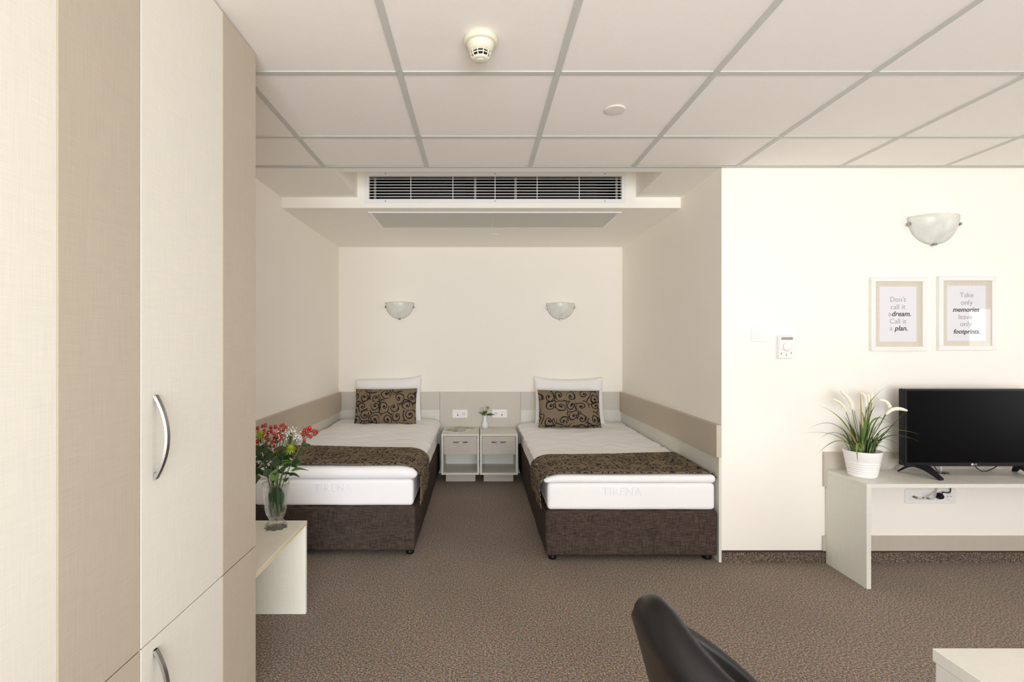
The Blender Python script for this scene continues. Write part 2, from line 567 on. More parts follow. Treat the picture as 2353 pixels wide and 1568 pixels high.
STEMM = plain('stem', (0.09, 0.13, 0.03), 0.6)
PORCELAIN = plain('white_porcelain', (0.80, 0.82, 0.83), 0.18, coat=0.3)
POTW = plain('white_glazed_pot', (0.84, 0.83, 0.82), 0.3)
SOIL = plain('soil', (0.02, 0.016, 0.012), 0.95)
PAPER = plain('print_paper', (0.78, 0.78, 0.84), 0.8)
MATB = linen('linen_picture_mat', (0.68, 0.62, 0.53), 0.08, 0.8)
FRAMEW = plain('white_frame', (0.82, 0.82, 0.80), 0.4)
GREYINK = plain('grey_ink', (0.36, 0.345, 0.35), 0.8)
BLACKINK = plain('black_ink', (0.03, 0.025, 0.025), 0.8)
LED = plain('standby_led', (0.8, 0.02, 0.02), 0.4, emit=((1.0, 0.03, 0.03), 3.0))
LOGO = plain('silver_logo', (0.55, 0.60, 0.60), 0.4)
COVER = cover_mat('magazine_cover')
PANELG = plain('grey_access_panel', (0.60, 0.60, 0.56), 0.6, bump=0.3, bscale=500)
CABLE_W = plain('beige_cable', (0.55, 0.52, 0.47), 0.5)

# ------------------------------------------------------------------ the room
CZ = 2.31                                  # ceiling
XL, XR, XA = -1.386, 5.1, 1.421            # left wall, right wall, right side of the sleeping alcove
D1, D2, YR = 2.99, 5.06, -2.6  # living-room end wall, alcove end wall, window wall behind

struct('floor', bx(XL, XR, YR, D2, -0.05, 0), CARPET, 'brown flecked carpet floor')
struct('wall_left', bx(XL - 0.1, XL, YR, D2 + 0.1, 0, 2.7), WALL, 'cream painted wall left of the beds')
struct('wall_alcove', bx(XL, XA + 0.1, D2, D2 + 0.1, 0, 2.7), WALL, 'cream painted wall at the head of the beds')
struct('wall_alcove_right', bx(XA, XA + 0.1, D1 + 0.1, D2, 0, 2.7), WALL, 'cream painted side wall of the sleeping alcove')
struct('wall_front', bx(XA, XR, D1, D1 + 0.1, 0, 2.45), WALL, 'cream painted wall behind the television')
# window wall behind and side window wall
bm = nb()
WX0, WX1, WZ0, WZ1 = -0.85, 1.75, 0.08, 2.25
box(bm, XL, WX0, YR - 0.12, YR, 0, 2.45); box(bm, WX1, XR, YR - 0.12, YR, 0, 2.45)
box(bm, WX0, WX1, YR - 0.12, YR, 0, WZ0); box(bm, WX0, WX1, YR - 0.12, YR, WZ1, 2.45)
struct('wall_rear', bm, WALL, 'cream window wall facing the beds')
bm = nb()
SY0, SY1, SZ0, SZ1 = 0.66, 1.56, 0.46, 1.68
box(bm, XR, XR + 0.12, YR, SY0, 0, 2.45); box(bm, XR, XR + 0.12, SY1, D1 + 0.1, 0, 2.45)
box(bm, XR, XR + 0.12, SY0, SY1, 0, SZ0); box(bm, XR, XR + 0.12, SY0, SY1, SZ1, 2.45)
struct('wall_right', bm, WALL, 'cream side wall with a window')


def window(name, x0, x1, z0, z1, y, along='X', n=4):
    bm = nb()
    t = 0.05

    def b_(a0, a1, c0, c1, d0=0.0, d1=0.05):
        if along == 'X': box(bm, a0, a1, y - 0.10 + d0, y - 0.10 + d1, c0, c1)
        else: box(bm, y + 0.04 + d0, y + 0.04 + d1, a0, a1, c0, c1)
    b_(x0, x1, z0, z0 + t); b_(x0, x1, z1 - t, z1)
    for i in range(n + 1):
        xx = x0 + (x1 - x0 - t) * i / n
        b_(xx, xx + t, z0 + t, z1 - t)
    o = struct(name, bm, WHITEP, 'white framed window')
    for i in range(n):
        a0 = x0 + (x1 - x0 - t) * i / n + t; a1 = x0 + (x1 - x0 - t) * (i + 1) / n
        bp = nb()
        if along == 'X': box(bp, a0, a1, y - 0.08, y - 0.074, z0 + t, z1 - t)
        else: box(bp, y + 0.06, y + 0.066, a0, a1, z0 + t, z1 - t)
        part('pane', bp, PANE, o)


window('window_1', WX0, WX1, WZ0, WZ1, YR, 'X', 3)
window('window_2', SY0, SY1, SZ0, SZ1, XR, 'Y', 1)

# suspended ceiling: slab, tiles and grid bars
ceil = struct('ceiling', bx(XL, XR, YR, D1, CZ + 0.016, CZ + 0.13), CEIL, 'suspended ceiling of pale square tiles in a grey grid')
cols = [XL, -0.9, -0.3, 0.3, 0.9, 1.5, 2.1, 2.7, 3.3, 3.9, 4.5, XR]
rows = [2.962, 2.546, 1.944, 1.342, 0.74, 0.138, YR]
tile_mesh = {}
for i in range(len(cols) - 1):
    for j in range(len(rows) - 2):
        x0, x1, y1, y0 = cols[i], cols[i + 1], rows[j], rows[j + 1]
        k = (round(x1 - x0, 3), round(y1 - y0, 3))
        if k not in tile_mesh:
            b_ = bx(-k[0] / 2 + 0.002, k[0] / 2 - 0.002, -k[1] / 2 + 0.002, k[1] / 2 - 0.002, 0, 0.014, bev=0.002)
            me = bpy.data.meshes.new('ceiling_tile'); b_.to_mesh(me); b_.free()
            tile_mesh[k] = me
        link('ceiling_tile', tile_mesh[k], TILE, ceil, loc=((x0 + x1) / 2, (y0 + y1) / 2, CZ + 0.0015))
for x in cols[1:-1]:
    part('grid_bar', bx(x - 0.012, x + 0.012, rows[-2], rows[0], CZ - 0.0025, CZ + 0.0015), TBAR, ceil)
for j, y in enumerate(rows[1:-1]):
    for i in range(len(cols) - 1):
        xa = cols[i] + (0.012 if i else 0); xb = cols[i + 1] - 0.012
        part('grid_bar', bx(xa + 0.0008, xb - 0.0008, y - 0.012, y + 0.012, CZ - 0.002, CZ + 0.0015), TBAR, ceil)
part('wall_angle', bx(XL, XR, rows[0] + 0.002, D1, CZ - 0.002, CZ + 0.0015), TBAR, ceil)

# alcove ceiling with the pocket for the air grille, lowered soffit behind it
RX0, RX1, RY0, RY1 = -0.852, 1.106, 3.062, 3.595
SZ = 2.235
GX0, GX1, GZ0, GZ1 = -0.772, 1.006, 2.297, 2.459       # grille opening
bm = nb()
box(bm, XL, XA + 0.1, D1, RY0, CZ, 2.62)
box(bm, XL, RX0, RY0, RY1, CZ, 2.62)
box(bm, RX1, XA + 0.1, RY0, RY1, CZ, 2.62)
box(bm, RX0, RX1, RY0, RY1, 2.53, 2.62)
struct('ceiling_alcove', bm, CEIL, 'plain plaster ceiling over the foot of the beds')
bm = nb()
box(bm, XL, XA, RY1, D2, SZ, SZ + 0.03)
box(bm, XL, GX0, RY1, RY1 + 0.03, SZ + 0.03, 2.62)
box(bm, GX1, XA, RY1, RY1 + 0.03, SZ + 0.03, 2.62)
box(bm, GX0, GX1, RY1, RY1 + 0.03, SZ + 0.03, GZ0)
box(bm, GX0, GX1, RY1, RY1 + 0.03, GZ1, 2.62)
box(bm, XL, XA, RY1 + 0.03, D2, 2.60, 2.62)
struct('ceiling_soffit', bm, CEIL, 'lowered plaster soffit above the beds')

# carpet upturn and dark trim along the television wall
o = struct('baseboard_front', bx(XA + 0.001, XR, D1 - 0.007, D1, 0, 0.062), CARPET_SHADED, 'carpet upturn along the television wall')
part('cap_trim', bx(XA + 0.001, XR, D1 - 0.010, D1, 0.062, 0.070), TRIMD, o)

# ------------------------------------------------------------------ wardrobe
WX = -0.79


def arc_handle(parent, c, along, out, L_, rise, wd, th, name='handle'):
    """bow handle: c centre on the surface, along = length direction, out = surface normal"""
    c, a, n = Vector(c), Vector(along), Vector(out)
    s = a.cross(n)
    bm = nb()
    K = 22
    rows_ = []
    for i in range(K + 1):
        t = -1 + 2 * i / K
        h = rise * (1 - t * t * 0.86) + 0.001
        p = c + a * (t * L_ / 2)
        tt = th * (1.0 + 0.15 * t * t)
        rows_.append([bm.verts.new(p + n * (h - tt) - s * wd / 2), bm.verts.new(p + n * (h - tt) + s * wd / 2),
                      bm.verts.new(p + n * h + s * wd * 0.42), bm.verts.new(p + n * h - s * wd * 0.42)])
    for x, y in zip(rows_, rows_[1:]):
        for k in range(4): bm.faces.new((x[k], x[(k + 1) % 4], y[(k + 1) % 4], y[k]))
    bm.faces.new(rows_[0][::-1]); bm.faces.new(rows_[-1])
    for sg in (-1, 1):                         # wedge feet
        q = []
        for (u, h) in ((1.0, 0), (0.84, 0), (0.84, rise * (1 - .84 ** 2 * .86) - th * .6), (1.0, rise * .14)):
            for e in (-1, 1): q.append(bm.verts.new(c + a * (sg * u * L_ / 2) + n * max(h, 0) + s * e * wd * 0.46))
        for i in range(4):
            j = (i + 1) % 4
            bm.faces.new((q[2 * i], q[2 * i + 1], q[2 * j + 1], q[2 * j]))
        bm.faces.new([q[0], q[2], q[4], q[6]]); bm.faces.new([q[1], q[7], q[5], q[3]])
    return part(name, bm, STEEL, parent, label='brushed steel bow handle')


ZS = 0.563
for (y0, y1, lab) in ((1.193, 1.811, 'wardrobe unit in cream and beige stripes beside the vase bench, farthest from the viewer'),
                      (0.574, 1.192, 'wardrobe unit in cream and beige stripes at the left picture edge, nearest the viewer')):
    r_ = thing('wardrobe_unit', ((XL + WX) / 2, (y0 + y1) / 2, 0), lab, 'wardrobe', 'wardrobe units along the left wall')
    bm = nb()
    box(bm, XL + 0.003, WX - 0.020, y0 + 0.001, y1 - 0.0005, 0.06, CZ - 0.004)
    part('carcass', bm, BEIGE, r_)
    part('plinth', bx(XL + 0.02, WX - 0.05, y0 + 0.002, y1 - 0.002, 0, 0.06), BEIGE, r_)
    ys = y0 + 0.384
    for (z0, z1, hz) in ((ZS + 0.002, CZ - 0.006, 1.052), (0.064, ZS - 0.002, 0.432)):
        d_ = part('door', bx(WX - 0.018, WX, y0 + 0.002, ys - 0.0018, z0, z1, bev=0.0008), CREAM, r_, label='cream door panel')
        part('beige_panel', bx(WX - 0.018, WX, ys + 0.0012, y1 - 0.0008, z0, z1, bev=0.0008), BEIGE, d_, label='beige vertical stripe of the door')
        part('edge_strip', bx(WX - 0.018, WX - 0.0003, ys - 0.0018, ys + 0.0012, z0, z1), GOLDEDGE, d_)
        arc_handle(d_, (WX, y0 + 0.052, hz), (0, 0, 1), (1, 0, 0), 0.205, 0.034, 0.014, 0.006)

# ------------------------------------------------------------------ panelling around the beds
P_X0, P_X1 = -0.384, 0.412
RZ0, RZ1 = 0.614, 0.803


def panel_thing(name, loc, label, pieces):
    r = thing(name, loc, label, 'wall panel', 'panelling around the beds')
    for (nm, a, m) in pieces: part(nm, bx(*a, bev=0.0012), m, r)
    return r


panel_thing('wall_rail_panel', (XA, 4.0, 0), 'long beige rail and cream board on the wall right of the right bed',
            [('rail', (XA - 0.031, XA - 0.001, D1 - 0.004, D2 - 0.020, RZ0, RZ1), BEIGE),
             ('board', (XA - 0.017, XA - 0.001, D1 - 0.004, D2 - 0.002, 0.0, RZ0), GREIGE)])
panel_thing('wall_rail_panel', (XL, 4.0, 0), 'long beige rail and cream board on the wall left of the left bed',
            [('rail', (XL + 0.001, XL + 0.031, D1 - 0.2, D2 - 0.020, RZ0, RZ1), BEIGE),
             ('board', (XL + 0.001, XL + 0.017, D1 - 0.2, D2 - 0.002, 0.0, RZ0), GREIGE)])
HB = linen('pale_taupe_laminate', (0.59, 0.555, 0.495), 0.05, 0.5)
panel_thing('headboard_panel', (-0.88, D2, 0), 'two-tone headboard panel behind the left bed',
            [('rail', (XL + 0.031, P_X0 - 0.001, D2 - 0.020, D2 - 0.001, RZ0 + 0.014, RZ1), HB),
             ('board', (XL + 0.017, P_X0 - 0.001, D2 - 0.018, D2 - 0.001, 0.0, RZ0 + 0.014), GREIGE)])
panel_thing('headboard_panel', (0.9, D2, 0), 'two-tone headboard panel behind the right bed',
            [('rail', (P_X1 + 0.001, XA - 0.031, D2 - 0.020, D2 - 0.001, RZ0 + 0.014, RZ1), HB),
             ('board', (P_X1 + 0.001, XA - 0.017, D2 - 0.018, D2 - 0.001, 0.0, RZ0 + 0.014), GREIGE)])
o = part('headboard_panel', bx(P_X0 + 0.001, P_X1 - 0.001, D2 - 0.022, D2 - 0.001, 0.0, RZ1, bev=0.001), HB)
tag(o, 'plain taupe headboard panel with sockets behind the two nightstands', 'wall panel', 'panelling around the beds')


# ------------------------------------------------------------------ beds
def nz(p, s, seed=0.0): return noise.noise(Vector((p[0] * s + seed, p[1] * s - seed, p[2] * s + seed * 2)))


def make_bed(x0, x1, yf, aisle, lab, ztop, dtop, seed):
    """aisle = +1 when the open side is at x1, -1 when it is at x0"""
    yb = D2 - 0.026
    r = thing('bed', ((x0 + x1) / 2, (yf + yb) / 2, 0), lab, 'bed', 'twin beds in the alcove')

    def dsp(P, n):
        k = nz(P, 3.5, seed) * 0.004 + nz(P, 9, seed) * 0.0015
        q = P + n * k
        if P.z < 0.06: q.z += 0.006 * nz(P, 4, seed + 3)
        return q
    bm = rbox(nb(), x0, x1, yf, yb, 0.034, 0.302, 0.02, 22, 30, 8, dsp)
    part('base', bm, WEAVE, r, True)
    for xx in (x0 + 0.035, x1 - 0.05):
        for yy in (yf + 0.06, yb - 0.1):
            bm = lathe(nb(), [(0.020, 0.0), (0.025, 0.003), (0.025, 0.022), (0.017, 0.028), (0.017, 0.042)], 20, (xx + 0.012, yy, 0))
            part('foot', bm, BLACKP, r, True)

    def dm(P, n):
        return P + n * (nz(P, 5, seed + 5) * 0.003) + Vector((0, 0, 0))
    ins = 0.012
    bm = rbox(nb(), x0 + ins, x1 - ins, yf + 0.008, yb - 0.01, 0.303, ztop - 0.005, 0.022, 20, 24, 8, dm)
    mt = part('mattress', bm, SHEET, r, True)
    cx = {1: -0.875, -1: 0.84}[aisle]
    text_mesh('TIRENA', 0.066, BLUEINK, mt, (cx, yf + 0.0085, 0.392), rot=(PI / 2, 0, 0), extrude=0.004, spacing=1.05)
    # duvet
    dn = thing  # noqa

    def dd(P, n):
        side = (P.x - x1) if aisle > 0 else (x0 - P.x)          # >0 outside the bed on the aisle side
        z = P.z
        f = max(0.0, 1 + side / 0.10)                            # 0..1 towards the aisle edge
        z -= 0.020 * min(1, f) ** 2 * max(0.0, (P.z - ztop + 0.002) / (dtop - ztop + 0.002))
        q = Vector((P.x, P.y, z))
        if n.z > -0.2:
            wv = nz(P, 2.2, seed) * 0.008 + (1 - abs(nz(Vector((P.x * 1.6 + P.y * 1.2, P.y * 3.0 - P.x * 1.5, 0)), 2.6, seed + 2))) ** 6 * 0.010 + nz(P, 12, seed) * 0.0030
            far = min(1, max(0, (P.y - yf - 0.60) / 0.2)) * 0.85 + 0.15
            q += n * wv * far
        q.x += n.x * nz(P, 6, seed + 9) * 0.006 * min(1, max(0, (P.y - yf - 0.5) / 0.3))
        return q
    ex0, ex1 = (0.010, -0.012) if aisle < 0 else (-0.012, 0.010)
    bm = rbox(nb(), x0 - ex0, x1 + ex1, yf - 0.004, yb - 0.02, ztop - 0.002, dtop, (dtop - ztop) * 0.47, 34, 70, 2, dd)
    dv = part('duvet', bm, SHEET, None, True)
    tag(dv, 'white duvet spread over the %s bed' % ('left' if aisle > 0 else 'right'), 'duvet', 'white duvets on the beds')
    # runner
    ax = x1 + 0.004 if aisle > 0 else x0 - 0.004
    wx = x0 if aisle > 0 else x1
    s = 1 if aisle > 0 else -1
    zt = dtop + 0.010
    prof = [(wx - s * 0.004, zt - 0.030), (wx + s * 0.012, zt - 0.010), (wx + s * 0.035, zt)]
    n_ = 26
    xe = ax - s * 0.10
    for i in range(1, n_ + 1):
        prof.append((wx + s * 0.035 + (xe - wx - s * 0.035) * i / n_, zt))
    for i in range(1, 9):
        a = PI / 2 * i / 8
        prof.append((xe + s * 0.126 * math.sin(a), zt - 0.085 * (1 - math.cos(a)) - 0.002))
    zb = 0.305
    z_ = prof[-1][1]
    for i in range(1, 9): prof.append((xe + s * (0.126 - 0.012 * i / 8), z_ + (zb - z_) * i / 8))
    ln = [0.0]
    for a, b in zip(prof, prof[1:]): ln.append(ln[-1] + math.hypot(b[0] - a[0], b[1] - a[1]))
    bm = nb()
    uvl = bm.loops.layers.uv.new('UVMap')
    NY = 26
    grid = []
    for i, (x, z) in enumerate(prof):
        col_ = []
        f = ln[i] / ln[-1]
        yb0 = yf + 0.022 + 0.004 * math.sin(f * 9)
        yb1 = yf + (0.555 + 0.035 * math.sin(f * 5.2 + seed) + (0.03 if f > 0.85 else 0) * (f - 0.85) / 0.15)
        for j in range(NY + 1):
            y = yb0 + (yb1 - yb0) * j / NY
            wv = 0.005 * nz((x, y, z), 4, seed + 4)
            hang = max(0, (f - 0.86) / 0.14)
            xo = s * hang * (0.005 * math.sin(y * 22 + seed) + 0.009)
            v = bm.verts.new((x + xo, y, z + max(-0.001, wv) * (1 - hang)))
            col_.append((v, (ln[i], y)))
        grid.append(col_)
    for a, b in zip(grid, grid[1:]):
        for j in range(NY):
            q = (a[j], b[j], b[j + 1], a[j + 1])
            fc = bm.faces.new([k[0] for k in q])
            for lp, k in zip(fc.loops, q): lp[uvl].uv = k[1]
    bmesh.ops.recalc_face_normals(bm, faces=bm.faces)
    rn = part('bed_runner', bm, SCROLL, None, True)
    sm = rn.modifiers.new('thickness', 'SOLIDIFY'); sm.thickness = 0.004; sm.offset = 1
    tag(rn, 'brown scroll-patterned runner across the foot of the %s bed' % ('left' if aisle > 0 else 'right'), 'bed runner', 'patterned bed runners')
    return r


make_bed(-1.364, -0.382, 3.062, 1, 'bed with dark brown base and white mattress behind the vase bench, left of the nightstands', 0.465, 0.540, 1.3)
make_bed(0.392, 1.398, 2.985, -1, 'bed with dark brown base and white mattress right of the nightstands', 0.465, 0.508, 7.7)


def cushion(name, c, wd, ht, th, tilt, mat, label, cat, group, seed, roll=0.0, yaw=0.0, ear=0.05, n=22, skew=(0, 0, 0, 0)):
    """pillow standing on its long edge; tilt leans it back"""
    bm = nb()
    uvl = bm.loops.layers.uv.new('UVMap')
    R = Matrix.Rotation(yaw, 3, 'Z') @ Matrix.Rotation(-tilt, 3, 'X') @ Matrix.Rotation(roll, 3, 'Y')
    sides = {}
    for sd in (-1, 1):
        g = []
        for i in range(n + 1):
            row = []
            for j in range(n + 1):
                u = math.sin((-1 + 2 * i / n) * PI / 2); v = math.sin((-1 + 2 * j / n) * PI / 2)
                if sd == 1 and (i in (0, n) or j in (0, n)):
                    row.append(sides[-1][i][j]); continue
                pin = 1 - ear * ((1 - v * v) * u * u)
                pin2 = 1 - ear * ((1 - u * u) * v * v) * 1.1
                x = wd / 2 * u * pin; z = ht / 2 * v * pin2
                cu = (skew[0] if u < 0 else skew[1]) if v > 0 else (skew[2] if u < 0 else skew[3])
                z += cu * abs(u) ** 3 * abs(v) ** 2
                t = th / 2 * ((1 - u ** 4) * (1 - v ** 4)) ** 0.62
                t *= 1 + 0.10 * nz((x, z, sd), 7, seed)
                y = sd * t + 0.004 * nz((x, z, 0), 9, seed + 4)
                p = R @ Vector((x, y, z))
                row.append((bm.verts.new(Vector(c) + p), (x + seed, z + seed * 0.37)))
            g.append(row)
        sides[sd] = g
        for i in range(n):
            for j in range(n):
                q = [g[i][j], g[i + 1][j], g[i + 1][j + 1], g[i][j + 1]]
                if sd == 1: q = q[::-1]
                fc = bm.faces.new([k[0] for k in q])
                for lp, k in zip(fc.loops, q): lp[uvl].uv = k[1]
    o = part(name, bm, mat, None, True)
    return tag(o, label, cat, group)


cushion('pillow', px(892, 920, 4.93), 0.635, 0.415, 0.13, 0.20, SHEET, 'white pillow standing behind the scroll cushion on the left bed', 'pillow', 'white pillows', 2.1,
        roll=-0.015, ear=0.03, skew=(-0.01, 0.025, 0, 0))
cushion('pillow', px(1308, 923, 4.93), 0.665, 0.43, 0.13, 0.20, SHEET, 'white pillow standing behind the scroll cushion on the right bed', 'pillow', 'white pillows', 5.2,
        ear=0.03, skew=(0.03, 0.02, 0, 0))
cushion('cushion', px(886.5, 935, 4.73), 0.575, 0.34, 0.12, 0.30, SCROLL, 'brown scroll-patterned cushion leaning on the left bed', 'cushion', 'scroll-patterned cushions', 3.3,
        roll=-0.01, ear=0.035)
cushion('cushion', px(1308, 940, 4.70), 0.575, 0.35, 0.12, 0.30, SCROLL, 'brown scroll-patterned cushion leaning on the right bed', 'cushion', 'scroll-patterned cushions', 8.4,
        roll=0.012, ear=0.035)

# ------------------------------------------------------------------ nightstands and what stands on them
NF, NBK, NT = 4.645, D2 - 0.024, 0.456
for (x0, x1, lab) in ((-0.340, 0.0045, 'pale grey nightstand with drawer and open shelf, under the magazine'),
                      (0.0115, 0.356, 'pale grey nightstand with drawer and open shelf, under the small white vase')):
    r = thing('nightstand', ((x0 + x1) / 2, (NF + NBK) / 2, 0), lab, 'nightstand', 'nightstands between the beds')
    t = 0.018
    part('top', bx(x0, x1, NF, NBK, NT - t, NT, bev=0.001), GREIGE, r)
    part('bottom', bx(x0, x1, NF, NBK, 0.086, 0.086 + t, bev=0.001), GREIGE, r)
    for a in (x0, x1 - t): part('side_panel', bx(a, a + t, NF, NBK, 0.086 + t, NT - t, bev=0.0006), GREIGE, r)
    part('back_panel', bx(x0 + t, x1 - t, NBK - 0.035, NBK - 0.027, 0.086 + t, NT - t), GREIGE, r)
    dz0 = 0.272
    d = part('drawer', bx(x0 + t + 0.003, x1 - t - 0.003, NF + 0.003, NF + 0.021, dz0, NT - t - 0.003, bev=0.0008), TAUPE, r, label='taupe drawer front')
    part('drawer_box', bx(x0 + t + 0.012, x1 - t - 0.012, NF + 0.021, NBK - 0.13, dz0 + 0.004, NT - t - 0.03), TAUPE, d)
    arc_handle(d, ((x0 + x1) / 2, NF + 0.003, 0.384), (1, 0, 0), (0, -1, 0), 0.132, 0.022, 0.010, 0.005)
    part('plinth', bx(x0 + 0.035, x1 - 0.035, NF + 0.10, NBK - 0.05, 0.0, 0.086), TAUPE, r)

# magazine
r = thing('magazine', (-0.19, 4.87, NT), 'magazine with a grey green cover lying on the left nightstand', 'magazine')
A_ = Matrix.Translation((-0.188, 4.865, NT)) @ Matrix.Rotation(math.radians(-33), 4, 'Z')
for nm, z0, z1, m, dx in (('pages', 0.0005, 0.0065, PAPER, 0.001), ('cover', 0.0066, 0.0076, COVER, 0.0)):
    bm = bx(-0.10 + dx, 0.10 - dx, -0.135 + dx, 0.135 - dx, z0, z1)
    for v in bm.verts: v.co = A_ @ v.co
    part(nm, bm, m, r)


def ell(bm, c, rx, rz, seg=8, d=None):
    """small egg shape (octagonal lathe) pointing along d"""
    d = Vector(d or (0, 0, 1)).normalized()
    q = Vector((0, 0, 1)).rotation_difference(d)
    prof = [(0.35, -0.9), (0.85, -0.45), (1.0, 0.05), (0.75, 0.6), (0.3, 0.95)]
    rings = []
    for (a, h) in prof:
        rings.append([bm.verts.new(Vector(c) + q @ Vector((a * rx * math.cos(2 * PI * k / seg), a * rx * math.sin(2 * PI * k / seg), h * rz))) for k in range(seg)])
    for a, b in zip(rings, rings[1:]):
        for k in range(seg): bm.faces.new((a[k], a[(k + 1) % seg], b[(k + 1) % seg], b[k]))
    bm.faces.new(rings[0][::-1]); bm.faces.new(rings[-1])
    return bm


def broad_leaf(c, d, ln, wd, droop=0.25, rnd=RND):
    """leaf from c in direction d"""
    c, d = Vector(c), Vector(d).normalized()
    n = 6
    pts = [c + d * ln * i / n + Vector((0, 0, -droop * ln * (i / n) ** 2)) for i in range(n + 1)]
    s = d.cross(Vector((0, 0, 1)))
    if s.length < 0.2: s = Vector((1, 0.3, 0))
    s = (s.normalized() + Vector((0, 0, rnd.uniform(-.7, .7)))).normalized()
    return blade(nb(), pts, wd, side=s, fold=0.16, tip=0.08, peak=0.38)


def mum(parent, c, rad, n=60, face=(0, -0.6, 0.8), name='blossom'):
    bm = nb()
    f = Vector(face).normalized()
    q = Vector((0, 0, 1)).rotation_difference(f)
    rnd = random.Random(int(c[0] * 1000))
    for i in range(n):
        a = i * 2.39996; e = (i + 0.5) / n
        el = 1.45 - 1.5 * e
        d = q @ Vector((math.cos(a) * math.cos(el), math.sin(a) * math.cos(el), math.sin(el)))
        pts = [Vector(c) + d * rad * t + Vector((0, 0, -0.1 * rad * t * t)) for t in (0.15, 0.6, 1.0)]
        blade(bm, pts, rad * 0.20, fold=0.2, tip=0.3, peak=0.6)
    return part(name, bm, MUM, parent, label='lime green chrysanthemum')


# small vase with flowers
VC = Vector((0.062, 4.985, NT))
bm = lathe(nb(), [(0.024, 0.0), (0.029, 0.004), (0.0345, 0.022), (0.034, 0.038), (0.026, 0.058), (0.0195, 0.075), (0.0185, 0.10), (0.0205, 0.125),
                  (0.018, 0.125), (0.0155, 0.10), (0.015, 0.07), (0.006, 0.06)], 32, VC)
tag(part('bud_vase', bm, PORCELAIN, None, True), 'small white porcelain bud vase on the right nightstand', 'vase')
r = thing('small_bouquet', VC + Vector((0, 0, 0.10)), 'small bunch of white and lime flowers in the white bud vase', 'flowers')
top = VC + Vector((0, 0, 0.125))
rr = random.Random(11)
for (dx, dz, ln, m) in ((-0.75, 0.55, 0.085, LEAFD), (0.85, 0.25, 0.095, LEAFD), (0.7, 0.1, 0.07, LEAFD), (-0.3, 0.9, 0.07, LEAFM), (0.3, 1.0, 0.075, LEAFM), (0.05, 0.8, 0.06, LEAFD), (-0.5, 0.25, 0.05, LEAFM)):
    part('leaf', broad_leaf(top + Vector((dx * 0.01, -0.006, 0.0)), (dx, -0.35, dz), ln, 0.032, 0.2), m, r)
bm = nb()
for i in range(46):
    c = top + Vector((rr.gauss(-0.012, 0.022), rr.gauss(-0.012, 0.012), abs(rr.gauss(0.045, 0.022))))
    ell(bm, c, 0.0042, 0.004, 6)
o = part('tiny_flowers', bm, TINYW, r, True, label='tiny white filler flowers'); o['kind'] = 'stuff'
for i in range(7):
    tp = top + Vector((rr.uniform(-.04, .03), rr.uniform(-.02, .0), rr.uniform(.03, .075)))
    part('stem', tube(nb(), bez(top + Vector((0, 0, -0.02)), top + Vector((0, 0, 0.02)), tp, 5), 0.0011, 5), STEMM, r)
mum(r, top + Vector((0.027, -0.008, 0.068)), 0.026, 44)


# ------------------------------------------------------------------ sockets, switch, thermostat
def rplate(bm, x0, x1, z0, z1, y, t, rad=0.008):
    """rounded plate in the XZ plane, front at y - t"""
    pts = []
    for (cx, cz, a0) in ((x1 - rad, z1 - rad, 0), (x0 + rad, z1 - rad, 90), (x0 + rad, z0 + rad, 180), (x1 - rad, z0 + rad, 270)):
        for k in range(5):
            a = math.radians(a0 + 22.5 * k)
            pts.append((cx + rad * math.cos(a), cz + rad * math.sin(a)))
    cx, cz = (x0 + x1) / 2, (z0 + z1) / 2
    back = [bm.verts.new((p[0], y, p[1])) for p in pts]
    mid = [bm.verts.new((p[0], y - t * 0.6, p[1])) for p in pts]
    ins = min(0.0025, t * 0.5)
    fr = [bm.verts.new((p[0] - ins * (1 if p[0] > cx else -1), y - t, p[1] - ins * (1 if p[1] > cz else -1))) for p in pts]
    n = len(pts)
    for a, b in ((back, mid), (mid, fr)):
        for i in range(n): bm.faces.new((a[i], a[(i + 1) % n], b[(i + 1) % n], b[i]))
    bm.faces.new(fr); bm.faces.new(back[::-1])
    return bm


def power_socket(parent, x, y, z, rad=0.019):
    """round earthed insert: raised ring, recessed well, two pin holes, earth clips"""
    bm = lathe(nb(), [(rad + 0.0025, 0.0), (rad + 0.0025, 0.0012), (rad, 0.0016), (rad - 0.001, 0.0002)], 28, (x, y, z), axis='Y', cap0=False, cap1=True)
    s = part('socket_well', bm, WHITEP, parent, True)
    for dx in (-0.0095, 0.0095):
        part('pin_hole', lathe(nb(), [(0.0026, 0.0), (0.0026, 0.0008)], 10, (x + dx, y, z), axis='Y'), DARK, s)
    part('earth_clip', bx(x - 0.002, x + 0.002, y - 0.001, y, z - rad + 0.001, z - rad + 0.005), GREYP, s)


